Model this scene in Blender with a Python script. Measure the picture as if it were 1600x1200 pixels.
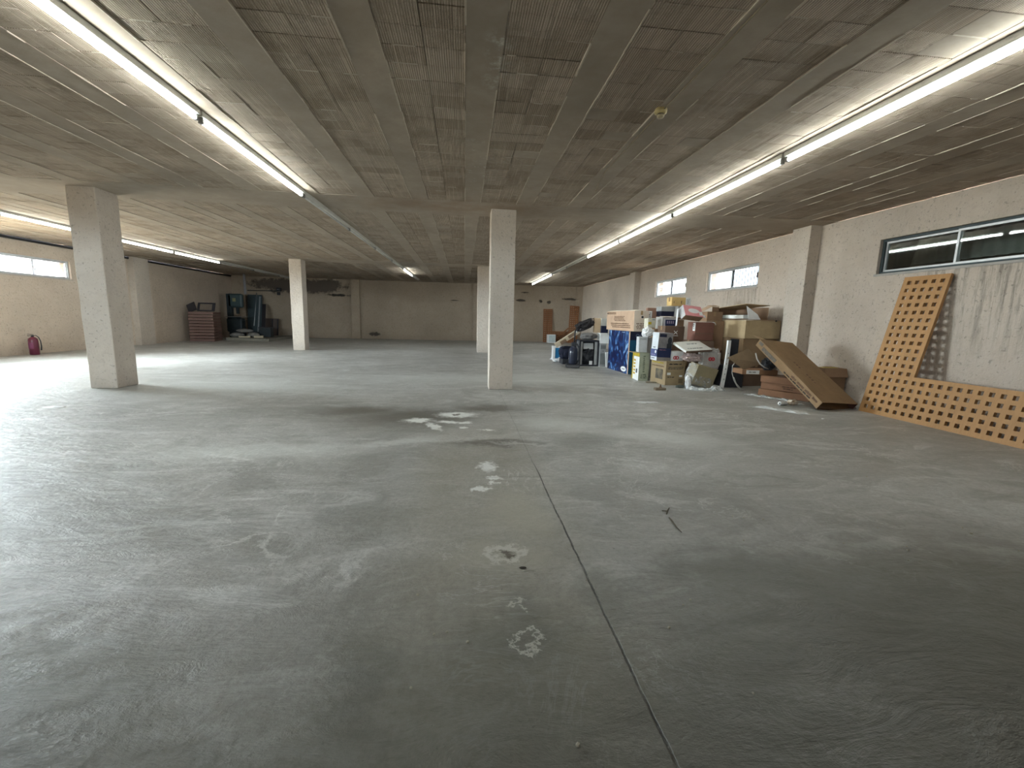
import bpy, bmesh, math, random
from mathutils import Vector, Matrix, Euler, noise
R = math.radians
S = bpy.context.scene
for o in list(bpy.data.objects):
    bpy.data.objects.remove(o)
C = S.collection

# ------------------------------------------------------------------ camera, sky, exposure
cam = bpy.data.cameras.new('camera')
cam.sensor_width = 36.0
cam.lens = 663.75 / 1600 * 36.0
cam.clip_start = 0.05
cam.clip_end = 200
camo = bpy.data.objects.new('camera', cam)
C.objects.link(camo)
_p, _y, _r = R(8.792), R(6.55), R(1.366)
_fw = Vector((math.sin(_y) * math.cos(_p), math.cos(_y) * math.cos(_p), -math.sin(_p)))
_rt = Vector((math.cos(_y), -math.sin(_y), 0))
_up = _rt.cross(_fw)
_rt2 = math.cos(_r) * _rt + math.sin(_r) * _up
_up2 = -math.sin(_r) * _rt + math.cos(_r) * _up
m = Matrix.Identity(4)
for i in range(3):
    m[i][0], m[i][1], m[i][2] = _rt2[i], _up2[i], -_fw[i]
m[2][3] = 1.237
camo.matrix_world = m
S.camera = camo

S.view_settings.view_transform = 'Standard'
S.view_settings.look = 'None'
S.view_settings.gamma = 1.0
S.view_settings.use_curve_mapping = False
S.view_settings.exposure = 1.66
S.cycles.use_denoising = True
S.cycles.max_bounces = 12
S.cycles.diffuse_bounces = 6
S.cycles.sample_clamp_indirect = 6.0

SKY = 54.0
GROUND = 13.0
TUBE = 17.0

W = bpy.data.worlds.new('daylight')
S.world = W
W.use_nodes = True
nt = W.node_tree
nt.nodes.clear()
_o = nt.nodes.new('ShaderNodeOutputWorld')
_b = nt.nodes.new('ShaderNodeBackground')
_g = nt.nodes.new('ShaderNodeTexCoord')
_s = nt.nodes.new('ShaderNodeSeparateXYZ')
_c = nt.nodes.new('ShaderNodeValToRGB')
_a = nt.nodes.new('ShaderNodeMath')
_a.operation = 'MULTIPLY_ADD'
_a.inputs[1].default_value = 0.5
_a.inputs[2].default_value = 0.5
nt.links.new(_g.outputs['Generated'], _s.inputs[0])
nt.links.new(_s.outputs['Z'], _a.inputs[0])
nt.links.new(_a.outputs[0], _c.inputs[0])
_c.color_ramp.elements[0].position = 0.485
_c.color_ramp.elements[0].color = (GROUND / SKY * 0.95, GROUND / SKY * 0.78, GROUND / SKY * 0.60, 1)      # sunlit yard
_c.color_ramp.elements[1].position = 0.51
_c.color_ramp.elements[1].color = (0.89, 0.93, 1.0, 1)              # hazy sky
nt.links.new(_c.outputs[0], _b.inputs['Color'])
_b.inputs['Strength'].default_value = SKY
nt.links.new(_b.outputs[0], _o.inputs[0])

# ------------------------------------------------------------------ room constants
H = 3.0
XL, XR, YB, YF = -11.4, 6.35, 23.02, -4.5

def portal(name, x, y0, y1, z0, z1, side):
    l = bpy.data.lights.new(name, 'AREA')
    l.shape = 'RECTANGLE'
    l.size = y1 - y0
    l.size_y = z1 - z0
    l.cycles.is_portal = True
    o = bpy.data.objects.new(name, l)
    C.objects.link(o)
    o.location = (x, (y0 + y1) / 2, (z0 + z1) / 2)
    # area lights shine along -Z; the room side is +-X
    o.rotation_euler = (R(90), 0, R(90) * (1 if side > 0 else -1) + R(180))
    return o
WINR = [(4.05, 6.12), (8.85, 10.87), (11.92, 13.94)]
WZ0, WZ1 = 2.04, 2.56
WINL = [(12.06, 14.08, WZ0, WZ1), (8.6, 11.6, 1.0, 2.7)]  # second window is out of view, enlarged to brighten the far floor
WINF_ADDED = [(-9.6, -3.6, 2.0, 2.5)]  # unseen window added behind the camera to brighten the pillar fronts
for a, b in WINR[1:]:
    portal('window_daylight', XR + 0.33, a, b, WZ0, WZ1, -1)
for w in WINL:
    portal('window_daylight', XL - 0.33, *w, 1)
for a, b, c, d in WINF_ADDED:
    o = portal('window_daylight', 0, a, b, c, d, 1)
    o.location = ((a + b) / 2, YF - 0.33, (c + d) / 2); o.rotation_euler = (R(90), 0, 0)

# ------------------------------------------------------------------ node helpers
class NT:
    def __init__(s, name):
        s.m = bpy.data.materials.new(name)
        s.m.use_nodes = True
        s.t = s.m.node_tree
        s.t.nodes.clear()
        s.out = s.n('ShaderNodeOutputMaterial')
        s.co = None
    def n(s, typ, **kw):
        x = s.t.nodes.new(typ)
        for k, v in kw.items():
            setattr(x, k, v)
        return x
    def set(s, sock, v):
        if isinstance(v, bpy.types.NodeSocket):
            s.t.links.new(v, sock)
        elif isinstance(v, (tuple, list)) and len(v) == 3 and sock.type == 'RGBA':
            sock.default_value = (*v, 1)
        else:
            sock.default_value = v
    def math(s, op, a, b=0.0, c=0.0, clamp=False):
        x = s.n('ShaderNodeMath', operation=op, use_clamp=clamp)
        s.set(x.inputs[0], a); s.set(x.inputs[1], b); s.set(x.inputs[2], c)
        return x.outputs[0]
    def vmath(s, op, a, b=(0, 0, 0)):
        x = s.n('ShaderNodeVectorMath', operation=op)
        s.set(x.inputs[0], a); s.set(x.inputs[1], b)
        return x.outputs['Value'] if op in ('LENGTH', 'DISTANCE', 'DOT_PRODUCT') else x.outputs[0]
    def coord(s):
        if s.co is None:
            s.co = s.n('ShaderNodeTexCoord').outputs['Object']
        return s.co
    def scaled(s, sc, src=None, loc=(0, 0, 0), rot=(0, 0, 0)):
        x = s.n('ShaderNodeMapping')
        s.set(x.inputs['Vector'], src or s.coord())
        x.inputs['Scale'].default_value = sc
        x.inputs['Location'].default_value = loc
        x.inputs['Rotation'].default_value = rot
        return x.outputs[0]
    def noise(s, scale, detail=4, rough=0.6, vec=None, dist=0.0, col=False):
        x = s.n('ShaderNodeTexNoise')
        s.set(x.inputs['Vector'], vec or s.coord())
        x.inputs['Scale'].default_value = scale
        x.inputs['Detail'].default_value = detail
        x.inputs['Roughness'].default_value = rough
        x.inputs['Distortion'].default_value = dist
        return x.outputs['Color' if col else 'Fac']
    def rng(s, v, a, b, c=0.0, d=1.0, smooth=False):
        x = s.n('ShaderNodeMapRange')
        x.interpolation_type = 'SMOOTHSTEP' if smooth else 'LINEAR'
        x.clamp = True
        s.set(x.inputs[0], v)
        for i, k in enumerate((a, b, c, d)):
            x.inputs[1 + i].default_value = k
        return x.outputs[0]
    def mix(s, f, a, b, mode='MIX'):
        x = s.n('ShaderNodeMix', data_type='RGBA', blend_type=mode)
        s.set(x.inputs[0], f); s.set(x.inputs[6], a); s.set(x.inputs[7], b)
        return x.outputs[2]
    def xyz(s, src=None):
        x = s.n('ShaderNodeSeparateXYZ')
        s.set(x.inputs[0], src or s.coord())
        return x.outputs
    def bump(s, h, strength=0.3, dist=0.01, normal=None):
        x = s.n('ShaderNodeBump')
        x.inputs['Strength'].default_value = strength
        x.inputs['Distance'].default_value = dist
        s.set(x.inputs['Height'], h)
        if normal: s.set(x.inputs['Normal'], normal)
        return x.outputs[0]
    def bsdf(s, col, rough=0.8, metal=0.0, normal=None, spec=0.3, emit=None, estr=0.0, trans=0.0, alpha=None):
        x = s.n('ShaderNodeBsdfPrincipled')
        s.set(x.inputs['Base Color'], col)
        s.set(x.inputs['Roughness'], rough)
        s.set(x.inputs['Metallic'], metal)
        s.set(x.inputs['Specular IOR Level'], spec)
        if normal: s.set(x.inputs['Normal'], normal)
        if emit is not None:
            s.set(x.inputs['Emission Color'], emit)
            s.set(x.inputs['Emission Strength'], estr)
        if trans: x.inputs['Transmission Weight'].default_value = trans
        if alpha is not None: s.set(x.inputs['Alpha'], alpha)
        s.t.links.new(x.outputs[0], s.out.inputs[0])
        return s.m

MATS = {}
def pm(name, c, c2=None, scale=6.0, rough=0.8, bump=0.0, bscale=60.0, metal=0.0, spec=0.3):
    if name in MATS: return MATS[name]
    t = NT(name)
    c2 = c2 or tuple(k * 0.82 for k in c)
    f = t.rng(t.noise(scale, 5, 0.65), 0.35, 0.68)
    col = t.mix(f, c, c2)
    nrm = t.bump(t.noise(bscale, 4), bump, 0.004) if bump else None
    MATS[name] = t.bsdf(col, rough, metal, nrm, spec)
    return MATS[name]

def card(name, c, wear=0.5):
    """corrugated cardboard: faint fluting, scuffs and darker blotches"""
    if name in MATS: return MATS[name]
    t = NT(name)
    f = t.rng(t.noise(3.5, 5, 0.7), 0.4, 0.75)
    col = t.mix(f, c, tuple(k * 0.78 for k in c))
    sc = t.rng(t.noise(22, 3, 0.6, t.scaled((1, 1, 0.25))), 0.66, 0.78)
    col = t.mix(t.math('MULTIPLY', sc, wear * 0.6), col, tuple(min(1, k * 1.45) for k in c))
    w = t.n('ShaderNodeTexWave', wave_type='BANDS', bands_direction='X')
    t.set(w.inputs['Vector'], t.scaled((1, 1, 0)))
    w.inputs['Scale'].default_value = 55
    w.inputs['Distortion'].default_value = 0.6
    h = t.math('ADD', t.math('MULTIPLY', w.outputs['Fac'], 0.25), t.noise(9, 3))
    MATS[name] = t.bsdf(col, 0.82, 0, t.bump(h, 0.25, 0.006), 0.2)
    return MATS[name]

# ------------------------------------------------------------------ building surfaces
def plaster(name, c, stains=0.0, damage=None, streak=None, rough_bump=0.9):
    """sprayed rough plaster: mottled beige, dark pits, drips under the sills, broken-off patches"""
    t = NT(name)
    big = t.rng(t.noise(0.55, 5, 0.6), 0.3, 0.72)
    mid = t.rng(t.noise(5.0, 5, 0.65), 0.3, 0.72)
    fine = t.noise(38, 4, 0.7)
    col = t.mix(big, tuple(k * 0.80 for k in c), tuple(k * 1.10 for k in c))
    col = t.mix(t.math('MULTIPLY', mid, 0.45), col, (c[0] * 0.86, c[1] * 0.82, c[2] * 0.76))
    fleck = t.rng(t.noise(13, 4, 0.7), 0.54, 0.66)
    col = t.mix(t.math('MULTIPLY', fleck, 0.30), col, (c[0] * 0.62, c[1] * 0.60, c[2] * 0.58))
    pits = t.rng(t.noise(24, 3, 0.55), 0.61, 0.70)
    col = t.mix(t.math('MULTIPLY', pits, 0.75), col, tuple(k * 0.5 for k in c))
    x, y, z = t.xyz()
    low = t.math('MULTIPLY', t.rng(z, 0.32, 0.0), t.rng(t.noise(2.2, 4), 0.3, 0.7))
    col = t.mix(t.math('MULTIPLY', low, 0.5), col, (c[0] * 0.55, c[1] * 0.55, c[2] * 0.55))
    if streak:
        for (a, b, z0, z1, amt) in streak:
            sn = t.rng(t.noise(1.0, 5, 0.75, t.scaled((4, 17, 1.3))), 0.46, 0.68)
            mk = t.math('MULTIPLY', t.rng(y, a, a + 0.3), t.rng(y, b, b - 0.3))
            mk = t.math('MULTIPLY', mk, t.math('MULTIPLY', t.rng(z, z0, z0 + 0.8), t.rng(z, z1 + 0.02, z1 - 0.02)))
            col = t.mix(t.math('MULTIPLY', t.math('MULTIPLY', sn, mk), amt), col, (0.07, 0.062, 0.05))
    h = t.math('ADD', t.math('MULTIPLY', t.noise(20, 5, 0.7), 1.0), t.math('MULTIPLY', fine, 0.5))
    h = t.math('ADD', h, t.math('MULTIPLY', mid, 0.5))
    if damage:
        for d in damage:
            cx, cz, rx, rz, thr, dc = d
            vx = t.math('DIVIDE', t.math('SUBTRACT', x, cx), rx)
            vz = t.math('DIVIDE', t.math('SUBTRACT', z, cz), rz)
            rr = t.math('SQRT', t.math('ADD', t.math('MULTIPLY', vx, vx), t.math('MULTIPLY', vz, vz)))
            rr = t.math('ADD', rr, t.math('MULTIPLY', t.math('SUBTRACT', t.noise(3.2, 6, 0.75), 0.5), 1.6))
            mk = t.rng(rr, thr, thr - 0.22)
            col = t.mix(mk, col, dc)
            h = t.math('SUBTRACT', h, t.math('MULTIPLY', mk, 2.5))
    t.bsdf(col, 0.92, 0, t.bump(h, rough_bump, 0.012), 0.15)
    return t.m

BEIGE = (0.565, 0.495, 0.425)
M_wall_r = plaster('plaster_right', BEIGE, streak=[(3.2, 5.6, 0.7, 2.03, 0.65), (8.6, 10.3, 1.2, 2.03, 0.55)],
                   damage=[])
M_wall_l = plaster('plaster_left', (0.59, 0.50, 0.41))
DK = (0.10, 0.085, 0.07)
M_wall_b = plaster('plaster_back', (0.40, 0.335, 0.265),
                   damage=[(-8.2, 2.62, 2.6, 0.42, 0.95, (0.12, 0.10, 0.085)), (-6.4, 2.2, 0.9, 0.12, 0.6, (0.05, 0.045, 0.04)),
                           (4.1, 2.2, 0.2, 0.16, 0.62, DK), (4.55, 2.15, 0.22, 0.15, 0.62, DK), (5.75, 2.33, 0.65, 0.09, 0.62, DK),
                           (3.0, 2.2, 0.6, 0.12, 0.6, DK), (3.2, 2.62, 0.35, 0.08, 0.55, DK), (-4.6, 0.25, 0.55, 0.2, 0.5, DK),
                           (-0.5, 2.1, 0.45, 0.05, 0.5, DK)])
M_pillar = plaster('plaster_pillar', (0.56, 0.50, 0.435), rough_bump=1.0)
M_dark = pm('dark_outside_wall', (0.035, 0.045, 0.045), (0.05, 0.06, 0.055), 1.5, 0.9)

def floor_mat():
    t = NT('concrete_floor')
    x, y, z = t.xyz()
    big = t.noise(0.28, 6, 0.62, None, 0.6)
    med = t.noise(1.15, 6, 0.68, None, 1.2)
    swirl = t.noise(1.0, 6, 0.7, t.scaled((0.9, 2.2, 1), None, (3, 1, 0), (0, 0, R(28))), 1.5)
    fine = t.noise(34, 4, 0.75)
    grit = t.noise(160, 2, 0.6)
    col = t.mix(t.rng(big, 0.34, 0.66), (0.30, 0.292, 0.27), (0.50, 0.50, 0.482))
    col = t.mix(t.math('MULTIPLY', t.rng(med, 0.50, 0.585), 0.42), col, (0.20, 0.20, 0.178))
    col = t.mix(t.math('MULTIPLY', t.rng(swirl, 0.53, 0.62), 0.5), col, (0.62, 0.63, 0.61))
    col = t.mix(t.math('MULTIPLY', t.rng(swirl, 0.46, 0.33), 0.55), col, (0.22, 0.22, 0.19))
    cl = t.noise(2.6, 7, 0.72, t.scaled((0.8, 2.0, 1), None, (7, 2, 0), (0, 0, R(-18))), 2.2)
    col = t.mix(t.math('MULTIPLY', t.rng(cl, 0.54, 0.62), 0.28), col, (0.23, 0.235, 0.215))
    col = t.mix(t.math('MULTIPLY', t.rng(cl, 0.44, 0.34), 0.26), col, (0.66, 0.68, 0.66))
    # brownish dusty tongue along the drip line
    tongue = t.math('MULTIPLY', t.rng(t.math('ABSOLUTE', t.math('SUBTRACT', x, 0.15)), 0.75, 0.25, 0, 1, True), t.rng(y, 5.6, 3.6))
    col = t.mix(t.math('MULTIPLY', tongue, 0.5), col, (0.36, 0.335, 0.265))
    col = t.mix(t.math('MULTIPLY', t.rng(fine, 0.42, 0.7), 0.40), col, (0.17, 0.165, 0.14))
    col = t.mix(t.math('MULTIPLY', t.rng(grit, 0.62, 0.75), 0.4), col, (0.58, 0.58, 0.54))
    warp = t.n('ShaderNodeVectorMath', operation='ADD')
    nz = t.noise(3.2, 6, 0.72, None, 0, True)
    t.set(warp.inputs[0], t.coord())
    sc = t.vmath('SCALE', t.vmath('SUBTRACT', nz, (0.5, 0.5, 0.5)))
    sc.node.inputs['Scale'].default_value = 0.55
    t.set(warp.inputs[1], sc)
    wv = warp.outputs[0]
    nz2 = t.noise(11, 5, 0.7, None, 0, True)
    warp2 = t.n('ShaderNodeVectorMath', operation='ADD')
    t.set(warp2.inputs[0], t.coord())
    sc2 = t.vmath('SCALE', t.vmath('SUBTRACT', nz2, (0.5, 0.5, 0.5)))
    sc2.node.inputs['Scale'].default_value = 0.30
    t.set(warp2.inputs[1], sc2)
    wv2 = warp2.outputs[0]
    def spot(cx, cy, rx, ry, soft, vec, rot=0.0):
        mp = t.n('ShaderNodeMapping', vector_type='TEXTURE')
        t.set(mp.inputs['Vector'], vec)
        mp.inputs['Location'].default_value = (cx, cy, 0)
        mp.inputs['Scale'].default_value = (rx, ry, 1)
        mp.inputs['Rotation'].default_value = (0, 0, rot)
        d = t.vmath('LENGTH', mp.outputs[0])
        return t.rng(d, 1.0, 1.0 - soft, 0, 1, True)
    def stain(lst, colr, soft, amt, vec):
        nonlocal col
        acc = None
        for e in lst:
            s_ = spot(e[0], e[1], e[2], e[3], soft, vec, e[4] if len(e) > 4 else 0)
            acc = s_ if acc is None else t.math('MAXIMUM', acc, s_)
        col = t.mix(t.math('MULTIPLY', acc, amt), col, colr)
        return acc
    sp = t.rng(t.noise(48, 3, 0.6), 0.68, 0.73)
    col = t.mix(t.math('MULTIPLY', sp, 0.6), col, (0.09, 0.088, 0.075))
    ve = t.rng(t.math('ABSOLUTE', t.math('SUBTRACT', t.noise(1.5, 6, 0.68, None, 1.2), 0.5)), 0.012, 0.002)
    col = t.mix(t.math('MULTIPLY', t.math('MULTIPLY', ve, t.rng(t.noise(0.9, 3), 0.45, 0.62)), 0.45), col, (0.72, 0.73, 0.71))
    # damp dark patches, and areas darkened in place of dimmer light
    stain([(-0.62, 5.25, 1.35, 0.85), (-1.3, 5.6, 0.9, 0.5), (0.35, 5.75, 0.8, 0.35), (0.3, 4.1, 0.7, 0.18)], (0.14, 0.13, 0.11), 0.85, 0.95, wv)
    stain([(1.25, 4.15, 0.45, 0.35), (-0.35, 1.33, 0.16, 0.30, 0.2), (1.45, 1.85, 0.7, 0.28), (0.24, 1.50, 0.30, 0.24), (-2.6, 2.6, 1.3, 0.5), (-3.5, 3.1, 1.5, 0.9), (0.66, 1.75, 0.2, 0.3)],  # wide left patch darkens the colour to offset too much light there
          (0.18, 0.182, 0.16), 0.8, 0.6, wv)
    stain([(0.6, 0.2, 6.0, 1.9), (2.4, 1.3, 2.4, 1.1), (-1.8, 1.0, 1.8, 1.0)], (0.105, 0.104, 0.085), 0.75, 0.8, wv)  # olive dirt near the camera, deepened to put light falloff into the colour
    # pale dusty sweep beyond the damp patch
    stain([(1.1, 4.9, 1.0, 0.5, -0.3), (2.1, 4.3, 1.2, 0.45, -0.4), (-1.9, 3.9, 1.4, 0.4), (-4.0, 7.5, 3.0, 1.6), (-0.6, 4.15, 0.8, 0.18, 0.3), (0.0, 8.6, 4, 1.2)], (0.66, 0.68, 0.65), 0.9, 0.5, wv)
    stain([(0.35, 2.55, 0.28, 0.55), (0.2, 2.05, 0.35, 0.25)], (0.47, 0.45, 0.37), 0.8, 0.5, wv)
    # lime crust left by the drips
    crust = stain([(-0.08, 5.36, 0.34, 0.20), (-0.55, 5.06, 0.22, 0.15), (-0.33, 4.78, 0.085, 0.24, 0.4), (-0.17, 4.98, 0.20, 0.08, -0.3), (0.03, 4.92, 0.10, 0.07),
                   (0.0, 4.72, 0.08, 0.045), (0.26, 4.60, 0.13, 0.03), (0.20, 3.43, 0.10, 0.14), (0.24, 3.17, 0.085, 0.07), (0.23, 3.06, 0.04, 0.035), (0.12, 2.97, 0.09, 0.05),
                   (-5.1, 5.83, 0.2, 0.1), (2.8, 6.17, 0.22, 0.06)], (0.84, 0.85, 0.82), 0.6, 0.95, wv2)
    stain([(-1.02, 2.2, 0.04, 0.3, 0.5), (-1.2, 2.35, 0.3, 0.035, 0.2), (-2.0, 3.75, 0.7, 0.05, -0.45), (-0.55, 2.0, 0.05, 0.2, -0.3), (0.55, 4.05, 0.5, 0.06, -0.2)], (0.75, 0.76, 0.73), 0.9, 0.45, wv)
    ring = t.math('MULTIPLY', spot(0.225, 2.09, 0.13, 0.105, 0.25, wv2), t.math('SUBTRACT', 1.0, spot(0.225, 2.09, 0.085, 0.06, 0.4, wv2)))
    ring = t.math('MAXIMUM', ring, t.math('MULTIPLY', spot(0.245, 1.475, 0.075, 0.07, 0.2, wv2), t.math('SUBTRACT', 1.0, spot(0.245, 1.475, 0.058, 0.052, 0.3, wv2))))
    ring = t.math('MAXIMUM', ring, t.math('MAXIMUM', spot(0.235, 1.70, 0.03, 0.028, 0.8, wv2), spot(0.265, 1.655, 0.025, 0.024, 0.8, wv2)))
    col = t.mix(t.math('MULTIPLY', ring, 0.7), col, (0.68, 0.67, 0.62))
    core = t.math('MAXIMUM', spot(-0.10, 5.37, 0.065, 0.04, 0.4, wv2), spot(0.225, 2.09, 0.05, 0.035, 0.5, wv2))
    col = t.mix(t.math('MULTIPLY', core, 0.85), col, (0.10, 0.08, 0.06))
    # saw-cut joint, and the fainter cross joint
    wob = t.math('MULTIPLY', t.math('SUBTRACT', t.noise(2.0, 6, 0.75), 0.5), 0.035)
    jx = t.math('ABSOLUTE', t.math('SUBTRACT', t.math('ADD', x, wob), 0.605))
    jm = t.math('MULTIPLY', t.rng(jx, 0.0065, 0.0035), t.rng(y, 3.6, 3.2, 0.25, 1))
    jm = t.math('MULTIPLY', jm, t.rng(t.noise(7, 3), 0.3, 0.5, 0.45, 1))
    col = t.mix(t.math('MULTIPLY', jm, 0.9), col, (0.035, 0.033, 0.028))
    jy = t.math('ABSOLUTE', t.math('SUBTRACT', t.math('ADD', y, wob), 3.18))
    jm2 = t.math('MULTIPLY', t.rng(jy, 0.008, 0.004), t.math('MULTIPLY', t.rng(x, 0.1, 0.25), t.rng(x, 0.75, 0.6)))
    col = t.mix(t.math('MULTIPLY', jm2, 0.35), col, (0.06, 0.055, 0.05))
    h = t.math('ADD', t.math('MULTIPLY', fine, 0.35), t.math('MULTIPLY', swirl, 1.2))
    h = t.math('ADD', h, t.math('MULTIPLY', grit, 0.10))
    h = t.math('ADD', h, t.math('MULTIPLY', med, 0.9))
    h = t.math('ADD', h, t.math('MULTIPLY', cl, 1.6))
    h = t.math('ADD', h, t.math('MULTIPLY', t.noise(5.5, 4, 0.6, t.scaled((0.8, 1.8, 1), None, (1, 4, 0), (0, 0, R(35)))), 1.4))
    h = t.math('SUBTRACT', h, t.math('MULTIPLY', jm, 1.2))
    h = t.math('ADD', h, t.math('MULTIPLY', crust, 0.4))
    ro = t.rng(med, 0.3, 0.7, 0.52, 0.40)
    t.bsdf(col, ro, 0, t.bump(h, 0.55, 0.014), 0.55)
    return t.m
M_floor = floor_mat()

def ceil_mats():
    def common(name, c, flutes):
        t = NT(name)
        x, y, z = t.xyz()
        big = t.rng(t.noise(0.9, 5, 0.65), 0.3, 0.7)
        md = t.rng(t.noise(6, 5, 0.7), 0.35, 0.7)
        col = t.mix(big, tuple(k * 0.8 for k in c), tuple(k * 1.15 for k in c))
        col = t.mix(t.math('MULTIPLY', md, 0.4), col, (c[0] * 0.70, c[1] * 0.66, c[2] * 0.6))
        pale = t.rng(t.noise(2.3, 6, 0.8, None, 1.5), 0.66, 0.74)
        # salt bloom beside the middle rib
        sx = t.rng(t.math('ABSOLUTE', t.math('SUBTRACT', x, 0.26)), 0.16, 0.02)
        sy = t.math('MULTIPLY', t.rng(y, 2.9, 3.0), t.rng(y, 3.75, 3.5))
        salt = t.math('MULTIPLY', t.math('MULTIPLY', sx, sy), t.rng(t.noise(9, 6, 0.8), 0.48, 0.62))
        sy2 = t.math('MULTIPLY', t.rng(y, 4.5, 4.8), t.rng(y, 6.2, 5.6))
        sx2 = t.rng(t.math('ABSOLUTE', t.math('SUBTRACT', x, 0.1)), 0.9, 0.3)
        salt2 = t.math('MULTIPLY', t.math('MULTIPLY', sx2, sy2), t.rng(t.noise(7, 6, 0.8), 0.56, 0.68))
        col = t.mix(t.math('MULTIPLY', pale, 0.25), col, tuple(min(1, k * 1.7) for k in c))
        col = t.mix(t.math('MULTIPLY', t.math('MAXIMUM', salt, salt2), 0.8), col, (0.62, 0.60, 0.54))
        # rusty damp band where the slab meets the beam, above the near pillar
        rb = t.math('MULTIPLY', t.math('MULTIPLY', t.rng(y, 6.5, 7.0), t.rng(y, 8.0, 7.4)), t.math('MULTIPLY', t.rng(x, -2.2, -1.0), t.rng(x, 1.8, 0.8)))
        col = t.mix(t.math('MULTIPLY', t.math('MULTIPLY', rb, t.rng(t.noise(1.7, 5), 0.35, 0.6)), 0.4), col, (0.20, 0.115, 0.065))
        h = t.math('ADD', t.math('MULTIPLY', t.noise(30, 4, 0.7), 0.35), t.math('MULTIPLY', t.noise(7, 5, 0.7), 0.5))
        nrm = t.bump(h, 0.5, 0.006)
        if flutes:
            isl = t.n('ShaderNodeNewGeometry').outputs['Random Per Island']
            col = t.mix(t.rng(isl, 0.55, 1.0, 0, 0.38), col, (c[0] * 0.5, c[1] * 0.45, c[2] * 0.38)); col = t.mix(t.rng(isl, 0.30, 0.0, 0, 0.25), col, tuple(min(1, k * 1.35) for k in c))
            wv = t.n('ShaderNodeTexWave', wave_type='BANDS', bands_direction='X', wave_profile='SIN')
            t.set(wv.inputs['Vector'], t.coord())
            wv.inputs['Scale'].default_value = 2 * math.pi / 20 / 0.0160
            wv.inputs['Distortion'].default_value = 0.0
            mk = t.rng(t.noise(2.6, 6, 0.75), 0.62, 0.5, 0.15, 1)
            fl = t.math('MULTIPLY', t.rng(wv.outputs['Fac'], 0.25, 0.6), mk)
            st = t.rng(t.noise(1.0, 3, 0.7, t.scaled((62, 1.3, 1))), 0.52, 0.70)
            st2 = t.rng(t.noise(1.0, 3, 0.7, t.scaled((40, 2.0, 1), None, (5, 3, 0))), 0.55, 0.72)
            nrm = t.bump(fl, 1.0, 0.012, nrm)
            col = t.mix(t.math('MULTIPLY', t.math('SUBTRACT', 1.0, fl), 0.55), col, (c[0] * 0.30, c[1] * 0.28, c[2] * 0.23))  # groove shade put into the block colour
            col = t.mix(t.math('MULTIPLY', st, 0.45), col, tuple(min(1, k * 1.5) for k in c)); col = t.mix(t.math('MULTIPLY', st2, 0.4), col, tuple(k * 0.5 for k in c))
        t.bsdf(col, 0.93, 0, nrm, 0.12)
        return t.m
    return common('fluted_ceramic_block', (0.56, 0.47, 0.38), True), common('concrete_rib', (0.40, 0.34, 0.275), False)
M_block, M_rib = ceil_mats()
M_mort = pm('squeezed_mortar', (0.56, 0.49, 0.40), (0.44, 0.38, 0.30), 9, 0.95)

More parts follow.
